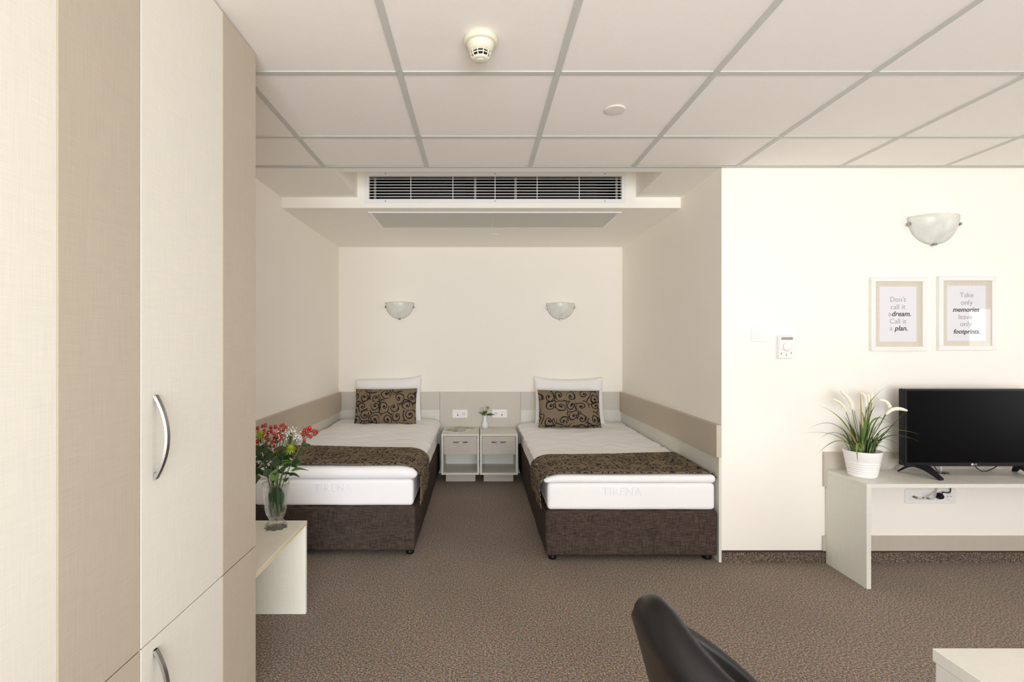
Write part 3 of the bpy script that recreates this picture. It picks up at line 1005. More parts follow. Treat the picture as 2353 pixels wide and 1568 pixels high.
def outlet(x0, x1, z0, z1, y, lab, mirror):
    r = thing('wall_outlet', ((x0 + x1) / 2, y, (z0 + z1) / 2), lab, 'socket', 'double outlets on the headboard')
    part('plate', rplate(nb(), x0, x1, z0, z1, y, 0.008), WHITEP, r)
    w_ = x1 - x0
    xs = x0 + w_ * (0.74 if not mirror else 0.26)
    xm = x0 + w_ * (0.27 if not mirror else 0.73)
    zc = (z0 + z1) / 2
    part('module', bx(xs - 0.023, xs + 0.023, y - 0.0088, y - 0.0075, zc - 0.023, zc + 0.023, bev=0.0004), WHITEP, r)
    power_socket(r, xs, y - 0.0088, zc, 0.0165)
    g = 1 if mirror else -1
    part('switch_rocker', bx(min(xm + g * 0.001, xm + g * 0.024), max(xm + g * 0.001, xm + g * 0.024), y - 0.0092, y - 0.0075, zc - 0.023, zc + 0.023, bev=0.0005), WHITEP, r)
    part('data_module', bx(min(xm - g * 0.002, xm - g * 0.024), max(xm - g * 0.002, xm - g * 0.024), y - 0.0088, y - 0.0075, zc - 0.023, zc + 0.023, bev=0.0004), WHITEP, r)
    part('jack_hole', bx(xm - g * 0.013 - 0.005, xm - g * 0.013 + 0.005, y - 0.0094, y - 0.0087, zc - 0.018, zc - 0.006), DARK, r)
    part('label_window', bx(xm - g * 0.013 - 0.009, xm - g * 0.013 + 0.009, y - 0.0092, y - 0.0087, zc + 0.004, zc + 0.018), plain('label_blue', (0.72, 0.74, 0.82), 0.3), r)


HY = D2 - 0.022
outlet(-0.260, -0.110, 0.547, 0.629, HY, 'white double outlet above the magazine, left of the bud vase', False)
outlet(0.131, 0.282, 0.549, 0.631, HY, 'white double outlet right of the bud vase', True)

r = thing('light_switch', (1.634, D1, 1.333), 'white square light switch left of the thermostat', 'switch')
part('plate', rplate(nb(), 1.593, 1.676, 1.292, 1.374, D1, 0.009), WHITEP, r)
part('rocker', bx(1.6115, 1.6575, D1 - 0.0125, D1 - 0.008, 1.31, 1.356, bev=0.0012), WHITEP, r)

TX0, TX1, TZ0, TZ1 = 1.738, 1.826, 1.192, 1.326
r = thing('thermostat', ((TX0 + TX1) / 2, D1, TZ0), 'white wall thermostat with round dial right of the light switch', 'thermostat')
part('back_plate', rplate(nb(), TX0 - 0.002, TX1 + 0.001, TZ0, TZ1, D1, 0.010, 0.006), WHITEP, r)
part('body', rplate(nb(), TX0, TX1, TZ0 + 0.002, TZ1 - 0.002, D1 - 0.010, 0.018, 0.008), WHITEP, r)
part('upper_cover', rplate(nb(), TX0 + 0.006, TX1, TZ0 + 0.052, TZ1 - 0.004, D1 - 0.028, 0.004, 0.004), WHITEP, r)
part('grille_window', bx(TX0 + 0.014, TX1 - 0.008, D1 - 0.0335, D1 - 0.0318, TZ1 - 0.024, TZ1 - 0.009), GREYP, r)
part('dial', lathe(nb(), [(0.026, 0), (0.026, 0.003), (0.0245, 0.010), (0.022, 0.012)], 32, (TX0 + 0.047, D1 - 0.032, TZ0 + 0.070), axis='Y'), WHITEP, r, True)
for (a, b) in ((0.017, 0.030), (0.046, 0.022), (0.074, 0.034)):
    part('slide_button', bx(TX0 + a - 0.002, TX0 + a + 0.002, D1 - 0.0295, D1 - 0.0275, TZ0 + b - 0.006, TZ0 + b + 0.006), GREYP, r)


# ------------------------------------------------------------------ wall lamps
def sconce(c, y, wd, ht, lab):
    """half-bowl marbled glass on three clips; c = (x, z of the top edge)"""
    x, zt = c
    r = thing('wall_lamp', (x, y, zt - ht), lab, 'wall lamp', 'half-round glass wall lamps')
    R = wd / 2
    dep = R * 0.62
    bm = nb()
    nu, nv = 28, 14
    g = []
    for i in range(nu + 1):
        a = PI * i / nu                                   # 0..pi around the half disc
        row = []
        for j in range(nv + 1):
            rho = j / nv                                  # centre of top edge -> rim
            xx = math.cos(a) * rho * R; zz = -math.sin(a) * rho * ht
            yy = -dep * (1 - rho ** 2.2) - 0.012
            row.append(bm.verts.new((x + xx, y + yy, zt + zz)))
        g.append(row)
    for a, b in zip(g, g[1:]):
        for j in range(nv):
            vs_ = (a[j], a[j + 1], b[j + 1], b[j])
            bm.faces.new(vs_)
    bmesh.ops.remove_doubles(bm, verts=bm.verts, dist=1e-6)
    o = part('glass_shade', bm, ALAB, r, True, label='marbled white glass half bowl')
    md = o.modifiers.new('thickness', 'SOLIDIFY'); md.thickness = 0.004; md.offset = -1
    part('mounting_plate', bx(x - R * 0.55, x + R * 0.55, y - 0.010, y - 0.0005, zt - ht * 0.62, zt - ht * 0.12, bev=0.002), WHITEP, r)
    for a in (PI * 0.085, PI * 0.5, PI * 0.915):
        xx = math.cos(a) * R * 1.0; zz = -math.sin(a) * ht * 1.0
        bm = nb()
        tx, tz = -math.sin(a), -math.cos(a)
        hw, ht2 = 0.009, 0.006
        ux, uz = (0, 1) if abs(math.cos(a)) > 0.5 else (1, 0)
        vx, vz = (1, 0) if ux == 0 else (0, 1)
        box(bm, x + xx - (hw if ux else ht2), x + xx + (hw if ux else ht2), y - 0.026, y - 0.0005, zt + zz - (hw if uz else ht2), zt + zz + (hw if uz else ht2), bev=0.002, seg=2)
        part('clip', bm, CHROME, r)


sconce((-0.781, 1.684), D2, 0.288, 0.162, 'half-round glass wall lamp above the left bed')
sconce((0.808, 1.678), D2, 0.288, 0.162, 'half-round glass wall lamp above the right bed')
sconce((2.652, 2.018), D1, 0.305, 0.162, 'half-round glass wall lamp above the two framed prints')


# ------------------------------------------------------------------ framed prints
def picture(x0, x1, z0, z1, lines, lab, pad, tilt):
    cx, cz = (x0 + x1) / 2, (z0 + z1) / 2
    r = thing('picture_frame', (cx, D1, z0), lab, 'picture', 'framed prints above the television')
    fw = 0.026
    fr = nb()
    for a in ((x0, x1, z1 - fw, z1), (x0, x1, z0, z0 + fw), (x0, x0 + fw, z0 + fw, z1 - fw), (x1 - fw, x1, z0 + fw, z1 - fw)):
        box(fr, a[0], a[1], D1 - 0.022, D1 - 0.001, a[2], a[3], bev=0.0015)
    part('frame', fr, FRAMEW, r)
    part('mat', bx(x0 + fw - 0.002, x1 - fw + 0.002, D1 - 0.010, D1 - 0.004, z0 + fw - 0.002, z1 - fw + 0.002), MATB, r, label='linen coloured mat')
    iw = fw + pad
    p = part('print', bx(x0 + iw, x1 - iw, D1 - 0.0112, D1 - 0.0098, z0 + iw, z1 - iw), PAPER, r, label='white print with lettering')
    for (z, segs, size) in lines:
        for (dx, t, bold) in segs:
            text_mesh(t, size, BLACKINK if bold else GREYINK, p, (cx + dx, D1 - 0.0116, z), shear=0.22 if bold else 0.0, offset=0.00045 if bold else -0.0002)
    part('pane', bx(x0 + fw - 0.001, x1 - fw + 0.001, D1 - 0.016, D1 - 0.0145, z0 + fw - 0.001, z1 - fw + 0.001), PANE, r, label='clear glass')
    return r


s_ = 0.041


def ZP(y): return HC + (790 - y) * D1 / F


def XP(x): return (x - 1100) * D1 / F


picture(2.282, 2.606, ZP(807), ZP(638),
        [(ZP(694), [(0, "Don't", 0)], s_), (ZP(711), [(0, 'call it', 0)], s_),
         (ZP(727), [(XP(2041) - 2.444, 'a', 0), (XP(2067) - 2.444, 'dream.', 1)], s_),
         (ZP(744), [(0, 'Call it', 0)], s_),
         (ZP(760), [(XP(2044) - 2.444, 'a', 0), (XP(2067) - 2.444, 'plan.', 1)], s_)],
        "white framed print reading Don't call it a dream, Call it a plan", 0.028, 0)
picture(2.676, 3.010, ZP(805), ZP(636),
        [(ZP(684), [(XP(2217) - 2.843, 'Take', 0)], s_), (ZP(701), [(XP(2217) - 2.843, 'only', 0)], s_),
         (ZP(717), [(XP(2215) - 2.843, 'memories', 1)], s_ * 0.93), (ZP(734), [(XP(2214) - 2.843, 'leave', 0)], s_),
         (ZP(750), [(XP(2215) - 2.843, 'only', 0)], s_), (ZP(767), [(XP(2217) - 2.843, 'footprints.', 1)], s_ * 0.9)],
        'white framed print reading Take only memories leave only footprints', 0.028, 0)

# ------------------------------------------------------------------ television desk
TX, TE = 2.022, 3.66
DF, DT = 2.662, 0.548
r = thing('television_desk', ((TX + TE) / 2, 2.83, 0), 'pale grey laminate desk carrying the television', 'desk')
part('top', bx(TX, TE, DF, D1 - 0.018, DT - 0.021, DT, bev=0.001), GREIGE, r)
part('leg_panel', bx(TX, TX + 0.024, DF + 0.001, D1 - 0.014, 0, DT - 0.021, bev=0.0008), GREIGE, r)
part('leg_panel', bx(TE - 0.024, TE, DF + 0.001, D1 - 0.014, 0, DT - 0.021, bev=0.0008), GREIGE, r)
part('back_board', bx(TX - 0.012, TE + 0.01, D1 - 0.018, D1 - 0.0005, 0.447, 0.647, bev=0.001), TAUPE, r, label='taupe back board')
part('lower_rail', bx(TX - 0.016, TE + 0.01, D1 - 0.014, D1 - 0.0005, 0.071, 0.157, bev=0.001), TAUPE, r, label='taupe rail near the floor')

# television
VX0, VX1, VY, VZ0, VZ1 = 2.349, 3.112, 2.815, 0.604, 1.029
r = thing('television', ((VX0 + VX1) / 2, VY + 0.03, DT), 'black flat television on two splayed feet', 'television')
bm = nb()
box(bm, VX0, VX1, VY + 0.004, VY + 0.045, VZ0, VZ1, bev=0.004, seg=2)
box(bm, VX0 + 0.12, VX1 - 0.12, VY + 0.045, VY + 0.075, VZ0 + 0.03, VZ1 - 0.12, bev=0.008)
part('housing', bm, BLACKP, r)
bz = nb()
e = 0.010
box(bz, VX0, VX1, VY - 0.001, VY + 0.004, VZ1 - e, VZ1); box(bz, VX0, VX1, VY - 0.001, VY + 0.004, VZ0, VZ0 + 0.020)
box(bz, VX0, VX0 + e, VY - 0.001, VY + 0.004, VZ0 + 0.02, VZ1 - e); box(bz, VX1 - e, VX1, VY - 0.001, VY + 0.004, VZ0 + 0.02, VZ1 - e)
bzo = part('bezel', bz, BLACKP, r)
part('screen', bx(VX0 + e, VX1 - e, VY + 0.001, VY + 0.004, VZ0 + 0.02, VZ1 - e), SCREEN, r, label='switched-off black screen')
xm = (VX0 + VX1) / 2
part('logo_disc', lathe(nb(), [(0.0065, 0), (0.0065, 0.0006)], 20, (xm - 0.012, VY - 0.001, VZ0 + 0.0105), axis='Y'), LOGO, bzo)
text_mesh('LG', 0.014, LOGO, bzo, (xm - 0.003, VY - 0.0012, VZ0 + 0.0056), align='LEFT', extrude=0.0003)


def tv_foot(xc):
    """splayed V: one toe to the front, one to the back, both drooping from a common root"""
    bm = nb()
    sgn = 1 if xc < xm else -1
    root = Vector((xc, VY + 0.028, VZ0 + 0.006))
    for tipp, wd in ((Vector((xc + sgn * 0.030, VY - 0.085, DT + 0.001)), 0.056), (Vector((xc - sgn * 0.045, VY + 0.105, DT + 0.001)), 0.044)):
        pts = smooth_path([root, root.lerp(tipp, 0.45) + Vector((0, 0, 0.010)), tipp + Vector((0, 0, 0.004))], 4)
        rws = []
        for i, p in enumerate(pts):
            f = i / (len(pts) - 1)
            t = (tipp - root); t.z = 0; t.normalize()
            s = Vector((t.y, -t.x, 0))
            ww = wd * (1.25 - 0.72 * f) / 2; hh = 0.012 * (1 - 0.6 * f)
            rws.append([bm.verts.new(p - s * ww + Vector((0, 0, hh))), bm.verts.new(p + s * ww + Vector((0, 0, hh))),
                        bm.verts.new(p + s * ww - Vector((0, 0, min(hh, p.z - DT - 0.0005)))), bm.verts.new(p - s * ww - Vector((0, 0, min(hh, p.z - DT - 0.0005))))])
        for a, b in zip(rws, rws[1:]):
            for k in range(4): bm.faces.new((a[k], a[(k + 1) % 4], b[(k + 1) % 4], b[k]))
        bm.faces.new(rws[0]); bm.faces.new(rws[-1][::-1])
    return part('stand_foot', bm, BLACKP, r)


tv_foot(VX0 + 0.095)
tv_foot(VX1 - 0.095)
part('standby_light', bx(VX0 + 0.072, VX0 + 0.078, VY - 0.0015, VY + 0.006, VZ0 - 0.004, VZ0 + 0.0), LED, r, label='red standby light')

# indoor aerial behind the television
c = px(2157, 1082, 2.90); c.z = DT
r = thing('indoor_aerial', c, 'small white aerial on a grey disc base behind the television', 'aerial')
part('disc_base', lathe(nb(), [(0.052, 0.0005), (0.052, 0.003), (0.046, 0.006), (0.012, 0.009)], 32, c + Vector((-0.004, 0, 0))), STEEL, r, True)
part('mast', tube(nb(), [c + Vector((0.012, 0, 0.008)), c + Vector((0.010, 0.004, 0.22))], 0.006, 10), WHITEP, r, True)
o = part('cable', tube(nb(), smooth_path([c + Vector((0, 0.01, 0.012)), c + Vector((0.004, 0.03, 0.03)), c + Vector((0.03, 0.02, 0.06)), c + Vector((0.09, 0.02, 0.11))]), 0.0022, 6), BLACKP, r, True)
tv_c = part('power_cable', tube(nb(), smooth_path([px(2236, 1056, 2.90), px(2243, 1074, 2.91), px(2258, 1083.5, 2.92), px(2275, 1080, 2.925), px(2292, 1070, 2.92), px(2300, 1050, 2.90)]), 0.0026, 6), BLACKP, None, True)
tag(tv_c, 'thin black cable drooping below the television', 'cable')

# socket strip below the desk
SX0, SX1, SZa, SZb = 2.489, 2.790, 0.345, 0.432
r = thing('socket_strip', ((SX0 + SX1) / 2, D1, SZa), 'long white four-module socket strip under the television desk', 'socket')
part('plate', rplate(nb(), SX0, SX1, SZa, SZb, D1, 0.009), WHITEP, r)
zc = (SZa + SZb) / 2
ms = [SX0 + 0.045 + 0.0705 * i for i in range(4)]
for x in ms: part('module', bx(x - 0.023, x + 0.023, D1 - 0.0100, D1 - 0.0085, zc - 0.023, zc + 0.023, bev=0.0005), WHITEP, r)
part('label_window', bx(ms[1] - 0.02, ms[1] - 0.002, D1 - 0.0105, D1 - 0.0095, zc + 0.004, zc + 0.018), GREYP if False else bpy.data.materials['label_blue'], r)
part('label_window', bx(ms[1] + 0.002, ms[1] + 0.02, D1 - 0.0105, D1 - 0.0095, zc + 0.004, zc + 0.018), bpy.data.materials['label_blue'], r)
part('jack_hole', bx(ms[1] - 0.016, ms[1] - 0.006, D1 - 0.0108, D1 - 0.0098, zc - 0.016, zc - 0.005), DARK, r)
part('jack_hole', bx(ms[1] + 0.006, ms[1] + 0.016, D1 - 0.0108, D1 - 0.0098, zc - 0.016, zc - 0.005), DARK, r)
power_socket(r, ms[2], D1 - 0.010, zc - 0.002)
power_socket(r, ms[3], D1 - 0.010, zc - 0.002)
y_ = D1 - 0.012
r = thing('power_plug', (ms[2], y_, zc), 'black power plug and cord in the socket strip', 'plug')
part('plug_body', lathe(nb(), [(0.014, 0.0), (0.018, 0.004), (0.018, 0.018), (0.012, 0.030), (0.008, 0.034)], 24, (ms[2] + 0.001, y_, zc + 0.006), axis='Y'), BLACKP, r, True)
part('cord', tube(nb(), smooth_path([(ms[2] + 0.006, y_ - 0.02, zc + 0.020), (ms[2] + 0.014, y_ - 0.02, zc + 0.030), (ms[2] + 0.036, y_ - 0.018, zc + 0.027), (ms[2] + 0.056, y_ - 0.015, zc + 0.028),
                                     (ms[2] + 0.064, y_ - 0.012, zc + 0.045), (ms[2] + 0.064, y_ - 0.008, zc + 0.10)]), 0.0032, 7), BLACKP, r, True)
r = thing('aerial_lead', (ms[0], y_, zc), 'beige aerial lead plugged into the socket strip', 'cable')
part('connector', tube(nb(), [(ms[0] + 0.0, y_ + 0.001, zc - 0.001), (ms[0] + 0.004, y_ - 0.020, zc - 0.003)], 0.006, 10), plain('brass_grey', (0.25, 0.21, 0.16), 0.4, metal=0.6), r, True)
part('cord', tube(nb(), smooth_path([(ms[0] + 0.004, y_ - 0.02, zc - 0.003), (ms[0] + 0.022, y_ - 0.024, zc - 0.008), (ms[0] + 0.06, y_ - 0.02, zc + 0.002), (ms[0] + 0.10, y_ - 0.015, zc + 0.022), (ms[0] + 0.135, y_ - 0.01, zc + 0.05), (ms[0] + 0.15, y_ - 0.01, zc + 0.10)]), 0.0024, 6), CABLE_W, r, True)
r = thing('network_lead', (ms[1] + 0.011, y_, zc), 'grey network lead plugged beside the black power plug', 'cable')
part('connector', bx(ms[1] + 0.007, ms[1] + 0.017, y_ - 0.014, y_ + 0.0005, zc - 0.015, zc - 0.006), GREYP, r)
part('cord', tube(nb(), smooth_path([(ms[1] + 0.012, y_ - 0.012, zc - 0.011), (ms[1] + 0.025, y_ - 0.02, zc - 0.010), (ms[1] + 0.040, y_ - 0.018, zc + 0.004), (ms[1] + 0.052, y_ - 0.012, zc + 0.03), (ms[1] + 0.058, y_ - 0.01, zc + 0.09)]), 0.0022, 6), CABLE_W, r, True)

# ------------------------------------------------------------------ potted grass
PC = Vector((2.120, 2.822, DT))
bm = nb()
prof = [(0.062, 0.0), (0.066, 0.003)]
for k in range(6):
    z = 0.012 + k * 0.0125
    rb = 0.066 + (z / 0.142) * 0.026
    prof += [(rb + 0.0012, z), (rb + 0.0016, z + 0.006), (rb - 0.0006, z + 0.0095)]
prof += [(0.0835, 0.092), (0.0915, 0.140), (0.0915, 0.144), (0.088, 0.144), (0.080, 0.118)]
tag(part('plant_pot', lathe(bm, prof, 48, PC, cap1=False), POTW, None, True), 'white ribbed plant pot on the television desk', 'pot')
PR = thing('ornamental_grass', PC + Vector((0, 0, 0.115)), 'tufted green grass plant with cream plumes in the white pot', 'plant')
part('soil', lathe(nb(), [(0.004, 0.112), (0.079, 0.114), (0.079, 0.120), (0.004, 0.126)], 24, PC), SOIL, PR)
rr = random.Random(5)
B0 = PC + Vector((0, 0, 0.122))
gb = (1983, 1038)


def add_blade(pix, wd, mat, dy=(0, 0), base=None):
    """leaf through measured points at the plant's own distance, leaning dy towards or away from the wall"""
    d0 = PC.y
    mid = px(pix[0][0], pix[0][1], d0 + dy[0])
    tipp = px(pix[1][0], pix[1][1], d0 + dy[1])
    b = base or Vector((B0.x + (tipp.x - B0.x) * 0.12, d0 + dy[0] * 0.3, B0.z))
    ctrl = mid * 2 - (b + tipp) * 0.5
    part('leaf', blade(nb(), bez(b, ctrl, tipp, 12), wd * 1.25, fold=0.22, tip=0.03, peak=0.3), mat, PR)


for pix, wd, m, dy in [
    (((1938, 971), (1878, 931)), 0.009, GRASSM, (-.02, -.03)), (((1922, 978), (1858, 986)), 0.009, GRASSD, (.02, .04)), (((1918, 1001), (1842, 997)), 0.009, GRASSM, (0, .03)),
    (((1930, 998), (1886, 1007)), 0.009, GRASSD, (-.03, -.06)), (((1930, 1014), (1880, 1043)), 0.010, GRASSM, (-.04, -.08)), (((1978, 960), (1977, 901)), 0.012, LEAFY, (0, 0)),
    (((1990, 945), (2038, 890)), 0.011, GRASSM, (.02, .05)), (((1996, 950), (2002, 905)), 0.010, LEAFY, (.03, .05)), (((2032, 985), (2094, 988)), 0.009, GRASSD, (-.03, -.06)),
    (((2040, 994), (2114, 1000)), 0.010, GRASSM, (-.06, -.10)), (((2046, 1003), (2117, 1018)), 0.010, GRASSM, (-.07, -.13)), (((2040, 1003), (2095, 1013)), 0.008, GRASSD, (-.05, -.09)),
    (((2026, 1010), (2067, 1026)), 0.008, GRASSD, (.02, .04)), (((2030, 1027), (2083, 1078)), 0.010, GRASSM, (-.06, -.11)), (((2006, 966), (2058, 980)), 0.008, GRASSM, (.02, .05)),
    (((1971, 1020), (1971, 1068)), 0.012, GRASSM, (-.08, -.105)), (((2010, 975), (2031, 955)), 0.010, GRASSM, (0, 0)), (((1995, 970), (2012, 932)), 0.009, GRASSD, (.02, .03)),
    (((1956, 985), (1938, 958)), 0.007, GRASSD, (0, 0)), (((1990, 990), (1994, 948)), 0.013, GRASSM, (-.01, 0)), (((1986, 990), (1990, 952)), 0.013, LEAFM, (-.02, -.02)),
    (((1958, 1003), (1949, 985)), 0.009, LEAFY, (-.03, -.04)), (((2010, 1012), (2022, 995)), 0.009, LEAFY, (-.03, -.04)), (((2045, 985), (2086, 942)), 0.007, GRASSD, (-.03, -.06)),
    (((1985, 960), (1964, 945)), 0.007, GRASSD, (0, .01)), (((1950, 1000), (1916, 981)), 0.007, GRASSD, (.02, .03)), (((2020, 1018), (2041, 1020)), 0.007, GRASSD, (.02, .03)),
    (((2010, 985), (2045, 970)), 0.008, GRASSM, (-.02, -.02)), (((1955, 1010), (1928, 975)), 0.006, GRASSD, (.02, .02)), (((2026, 1000), (2052, 988)), 0.007, GRASSM, (.01, .02)),
]:
    add_blade(pix, wd, m, dy)
for i in range(78):
    a = rr.uniform(0, 2 * PI)
    rad = rr.uniform(0.0, 0.062)
    b = B0 + Vector((math.cos(a) * rad, math.sin(a) * rad, 0))
    ln = rr.uniform(0.06, 0.20) * (1.1 - rad * 4)
    lean = rr.uniform(0.15, 0.75) * (0.4 + rad * 10)
    tipp = b + Vector((math.cos(a) * ln * lean, math.sin(a) * ln * lean * 0.8, ln))
    ctrl = b + Vector((math.cos(a) * ln * lean * .25, math.sin(a) * ln * lean * .2, ln * .6))
    part('leaf', blade(nb(), bez(b, ctrl, tipp, 5), rr.uniform(0.008, 0.013), fold=0.22, tip=0.05), rr.choice([GRASSD, GRASSD, GRASSD, GRASSM]), PR)
for pp, dy, rad in (([(1913, 917), (1929, 925), (1940, 937), (1944, 947)], .0, .0065), ([(1931, 899), (1946, 912), (1955, 927), (1958, 942)], -.01, .0085), ([(1940, 905), (1953, 918), (1960, 932), (1963, 945)], .03, .007),
                    ([(1978, 903), (1986, 908), (1990, 922), (1990, 936)], .02, .0065), ([(1994, 906), (1997, 914), (1997, 926)], .03, .005), ([(2003, 902), (2004, 912), (2003, 926)], .04, .0065),
                    ([(2020, 919), (2035, 923), (2044, 935), (2040, 946), (2034, 953)], -.02, .0085), ([(2084, 944), (2068, 940), (2050, 942), (2036, 953)], -.055, .0085)):
    path = smooth_path([px(a, b, PC.y + dy) for a, b in pp], 5)
    pl = part('plume', tube(nb(), path, lambda f, R=rad: R * (0.25 + 0.95 * math.sin(PI * min(1, 0.08 + f * 0.86)) ** 0.7), 9), PLUME, PR, True, label='cream feathery plume')
    e_ = path[-1]
    part('stalk', tube(nb(), bez(e_, e_.lerp(B0, 0.5) + Vector(((e_.x - B0.x) * .15, 0, .02)), B0 + (e_ - B0) * 0.1, 6), 0.0016, 5), GRASSD, pl)

# ------------------------------------------------------------------ bench with the bouquet
BT = 0.437
r = thing('bench', (-1.1, 2.13, 0), 'low cream laminate bench between wardrobe and left bed, under the glass vase', 'bench')
BENCH = linen('cream_bench_laminate', (0.82, 0.80, 0.70), 0.04, 0.4)
part('top', bx(XL + 0.002, -0.818, 1.813, 2.434, BT - 0.019, BT, bev=0.001), BENCH, r)
part('leg_panel', bx(XL + 0.002, -0.818, 2.415, 2.434, 0, BT - 0.019, bev=0.001), BENCH, r)
part('edge_strip', bx(-0.818, -0.8172, 1.813, 2.434, BT - 0.018, BT - 0.0008), GOLDEDGE, r)

VC2 = Vector((-0.930, 2.345, BT))


def flute(a, z):
    k = 0.16 if z < 0.032 else 0.045
    return 1 + k * math.cos(9 * a) * (1 if z > 0.002 else 0.7) - (0.03 if z > 0.19 else 0) * math.cos(9 * a)


bm = nb()
prof_o = [(0.047, 0.0), (0.045, 0.006), (0.038, 0.022), (0.029, 0.034), (0.030, 0.042), (0.041, 0.062), (0.046, 0.085), (0.049, 0.12), (0.052, 0.16), (0.057, 0.19), (0.061, 0.207)]
prof_i = [(0.057, 0.207), (0.053, 0.19), (0.048, 0.16), (0.045, 0.12), (0.042, 0.085), (0.036, 0.062), (0.022, 0.046), (0.004, 0.043)]
lathe(bm, prof_o + prof_i, 72, VC2, rf=flute)
tag(part('glass_vase', bm, GLASS, None, True), 'fluted clear glass vase standing on the low bench', 'vase')

BR = thing('bouquet', VC2 + Vector((0, 0, 0.05)), 'bouquet of red berries, white filler and green leaves in the glass vase', 'flowers')
rr = random.Random(21)
rim = VC2 + Vector((0, 0, 0.205))
dV = VC2.y


def PB(x, y, dd=0.0): return px(x, y, dV + dd)


berry_me = None
bmb = ell(nb(), (0, 0, 0), 0.0072, 0.0098, 8)
berry_me = bpy.data.meshes.new('berry'); bmb.to_mesh(berry_me); bmb.free()
for p_ in berry_me.polygons: p_.use_smooth = True
cal = nb()
for k in range(5):
    a = 2 * PI * k / 5
    blade(cal, [Vector((0, 0, -0.009)), Vector((math.cos(a) * .007, math.sin(a) * .007, -0.008)), Vector((math.cos(a) * .012, math.sin(a) * .012, -0.003))], 0.006, fold=0.1, tip=0.1)
cal_me = bpy.data.meshes.new('calyx'); cal.to_mesh(cal_me); cal.free()
off = root_loc(BR)


def berry(p):
    o = link('berry', berry_me, BERRY, BR, loc=p - off)
    o.rotation_euler = (rr.uniform(-.4, .4), rr.uniform(-.4, .4), rr.uniform(0, 6))
    s = rr.uniform(0.85, 1.2); o.scale = (s, s, s)
    c_ = link('calyx', cal_me, LEAFM, o)


stem_pts = []
pos = [(603, 980), (594, 993), (610, 978), (597, 1005), (622, 982), (633, 981), (645, 979), (651, 977), (623, 991), (616, 994), (607, 990), (642, 988), (629, 997), (641, 996), (602, 1004), (615, 1002), (636, 1001), (612, 1006),
       (617, 1011), (630, 1013), (640, 1011), (646, 1010), (612, 1017), (625, 1017), (621, 1026), (630, 1026), (609, 1030), (613, 1037), (622, 1037), (633, 1036), (607, 1040), (591, 1015), (590, 1028), (652, 988), (657, 983), (648, 1003), (592, 984), (606, 996),
       (583, 990), (577, 1000), (571, 1010), (566, 996), (580, 1020), (572, 1026)]
for (x, y) in pos: berry(PB(x, y, rr.uniform(-.05, .04)))
for (x, y) in [(706, 985), (712, 984), (700, 989), (694, 995), (709, 991), (715, 990), (722, 990), (727, 993), (709, 1001), (703, 998), (714, 1004), (699, 1013), (723, 997), (696, 1003)]:
    berry(PB(x, y, rr.uniform(-.03, .02)))
# stems
for (x, y) in [(600, 1000), (612, 1010), (622, 1000), (635, 1010), (645, 1000), (655, 1000), (668, 1040), (640, 1030), (610, 1030), (590, 1010), (680, 1010), (672, 1000), (580, 1005), (630, 1040), (618, 1040)]:
    tp = PB(x, y, rr.uniform(-.03, .03))
    st = VC2 + Vector((rr.uniform(-.022, .022), rr.uniform(-.02, .02), 0.055))
    part('stem', tube(nb(), bez(st, rim + Vector((rr.uniform(-.02, .02), rr.uniform(-.02, .02), 0)), tp, 8), 0.0020, 6), STEMM, BR)
part('stem', tube(nb(), bez(VC2 + Vector((0, 0, .06)), rim + Vector((0.02, -0.01, 0.02)), PB(702, 1008), 10), 0.0024, 6), STEMM, BR)
# leaves
for (x, y, dx, dz, ln, wd, m, dd) in [
    (618, 1100, -.5, .9, .075, .038, LEAFD, -.05), (628, 1105, .1, .6, .07, .045, LEAFM, -.06), (640, 1090, .6, .7, .08, .036, LEAFD, -.05), (650, 1092, .8, .35, .06, .034, LEAFD, -.04), (605, 1090, -.8, .4, .075, .040, LEAFD, -.03),
    (600, 1075, -.9, .1, .06, .045, LEAFD, -.05), (612, 1070, -.3, .8, .07, .040, LEAFD, -.06), (632, 1075, .2, .9, .07, .040, LEAFD, -.06), (650, 1070, .6, .6, .07, .036, LEAFM, -.04), (600, 1050, -.7, .5, .07, .040, LEAFD, -.04),
    (618, 1055, .2, .8, .06, .040, LEAFD, -.05), (640, 1052, .5, .4, .07, .036, LEAFD, -.05), (655, 1048, .4, .9, .075, .030, LEAFM, -.02), (630, 1035, .7, .3, .075, .034, LEAFD, -.05), (606, 1035, -.5, .3, .06, .04, LEAFD, -.05),
    (672, 1084, .9, .35, .085, .052, LEAFM, -.02), (664, 1095, .85, .5, .05, .02, LEAFD, -.02), (696, 1022, .95, .05, .055, .026, LEAFD, -.01), (694, 1018, .4, -.2, .03, .024, LEAFD, -.02), (666, 1018, .1, 1, .07, .022, LEAFD, .01),
    (598, 1095, -.4, -.6, .055, .02, LEAFD, -.03), (590, 1060, -.9, .5, .07, .04, LEAFD, .0), (580, 1045, -.8, .6, .07, .04, LEAFD, .0), (592, 1080, -.9, .2, .06, .04, LEAFD, .0), (625, 1085, -.1, 1, .06, .045, LEAFD, .04),
    (645, 1065, .3, .8, .07, .04, LEAFD, .04), (612, 1045, -.2, .8, .07, .04, LEAFD, .04), (660, 1075, .7, .6, .06, .036, LEAFD, .03), (635, 1020, .0, .9, .06, .035, LEAFD, .04), (600, 1020, -.4, .8, .06, .035, LEAFD, .04),
    (680, 1075, .6, .8, .05, .03, LEAFM, -.01), (668, 1068, .5, .9, .07, .024, LEAFD, .02), (684, 1050, .5, .9, .06, .016, LEAFD, .02), (656, 1108, .2, .5, .04, .03, LEAFD, .0)]:
    part('leaf', broad_leaf(PB(x, y, dd), (dx, rr.uniform(-.4, .1), dz), ln, wd, 0.3, rr), m, BR)
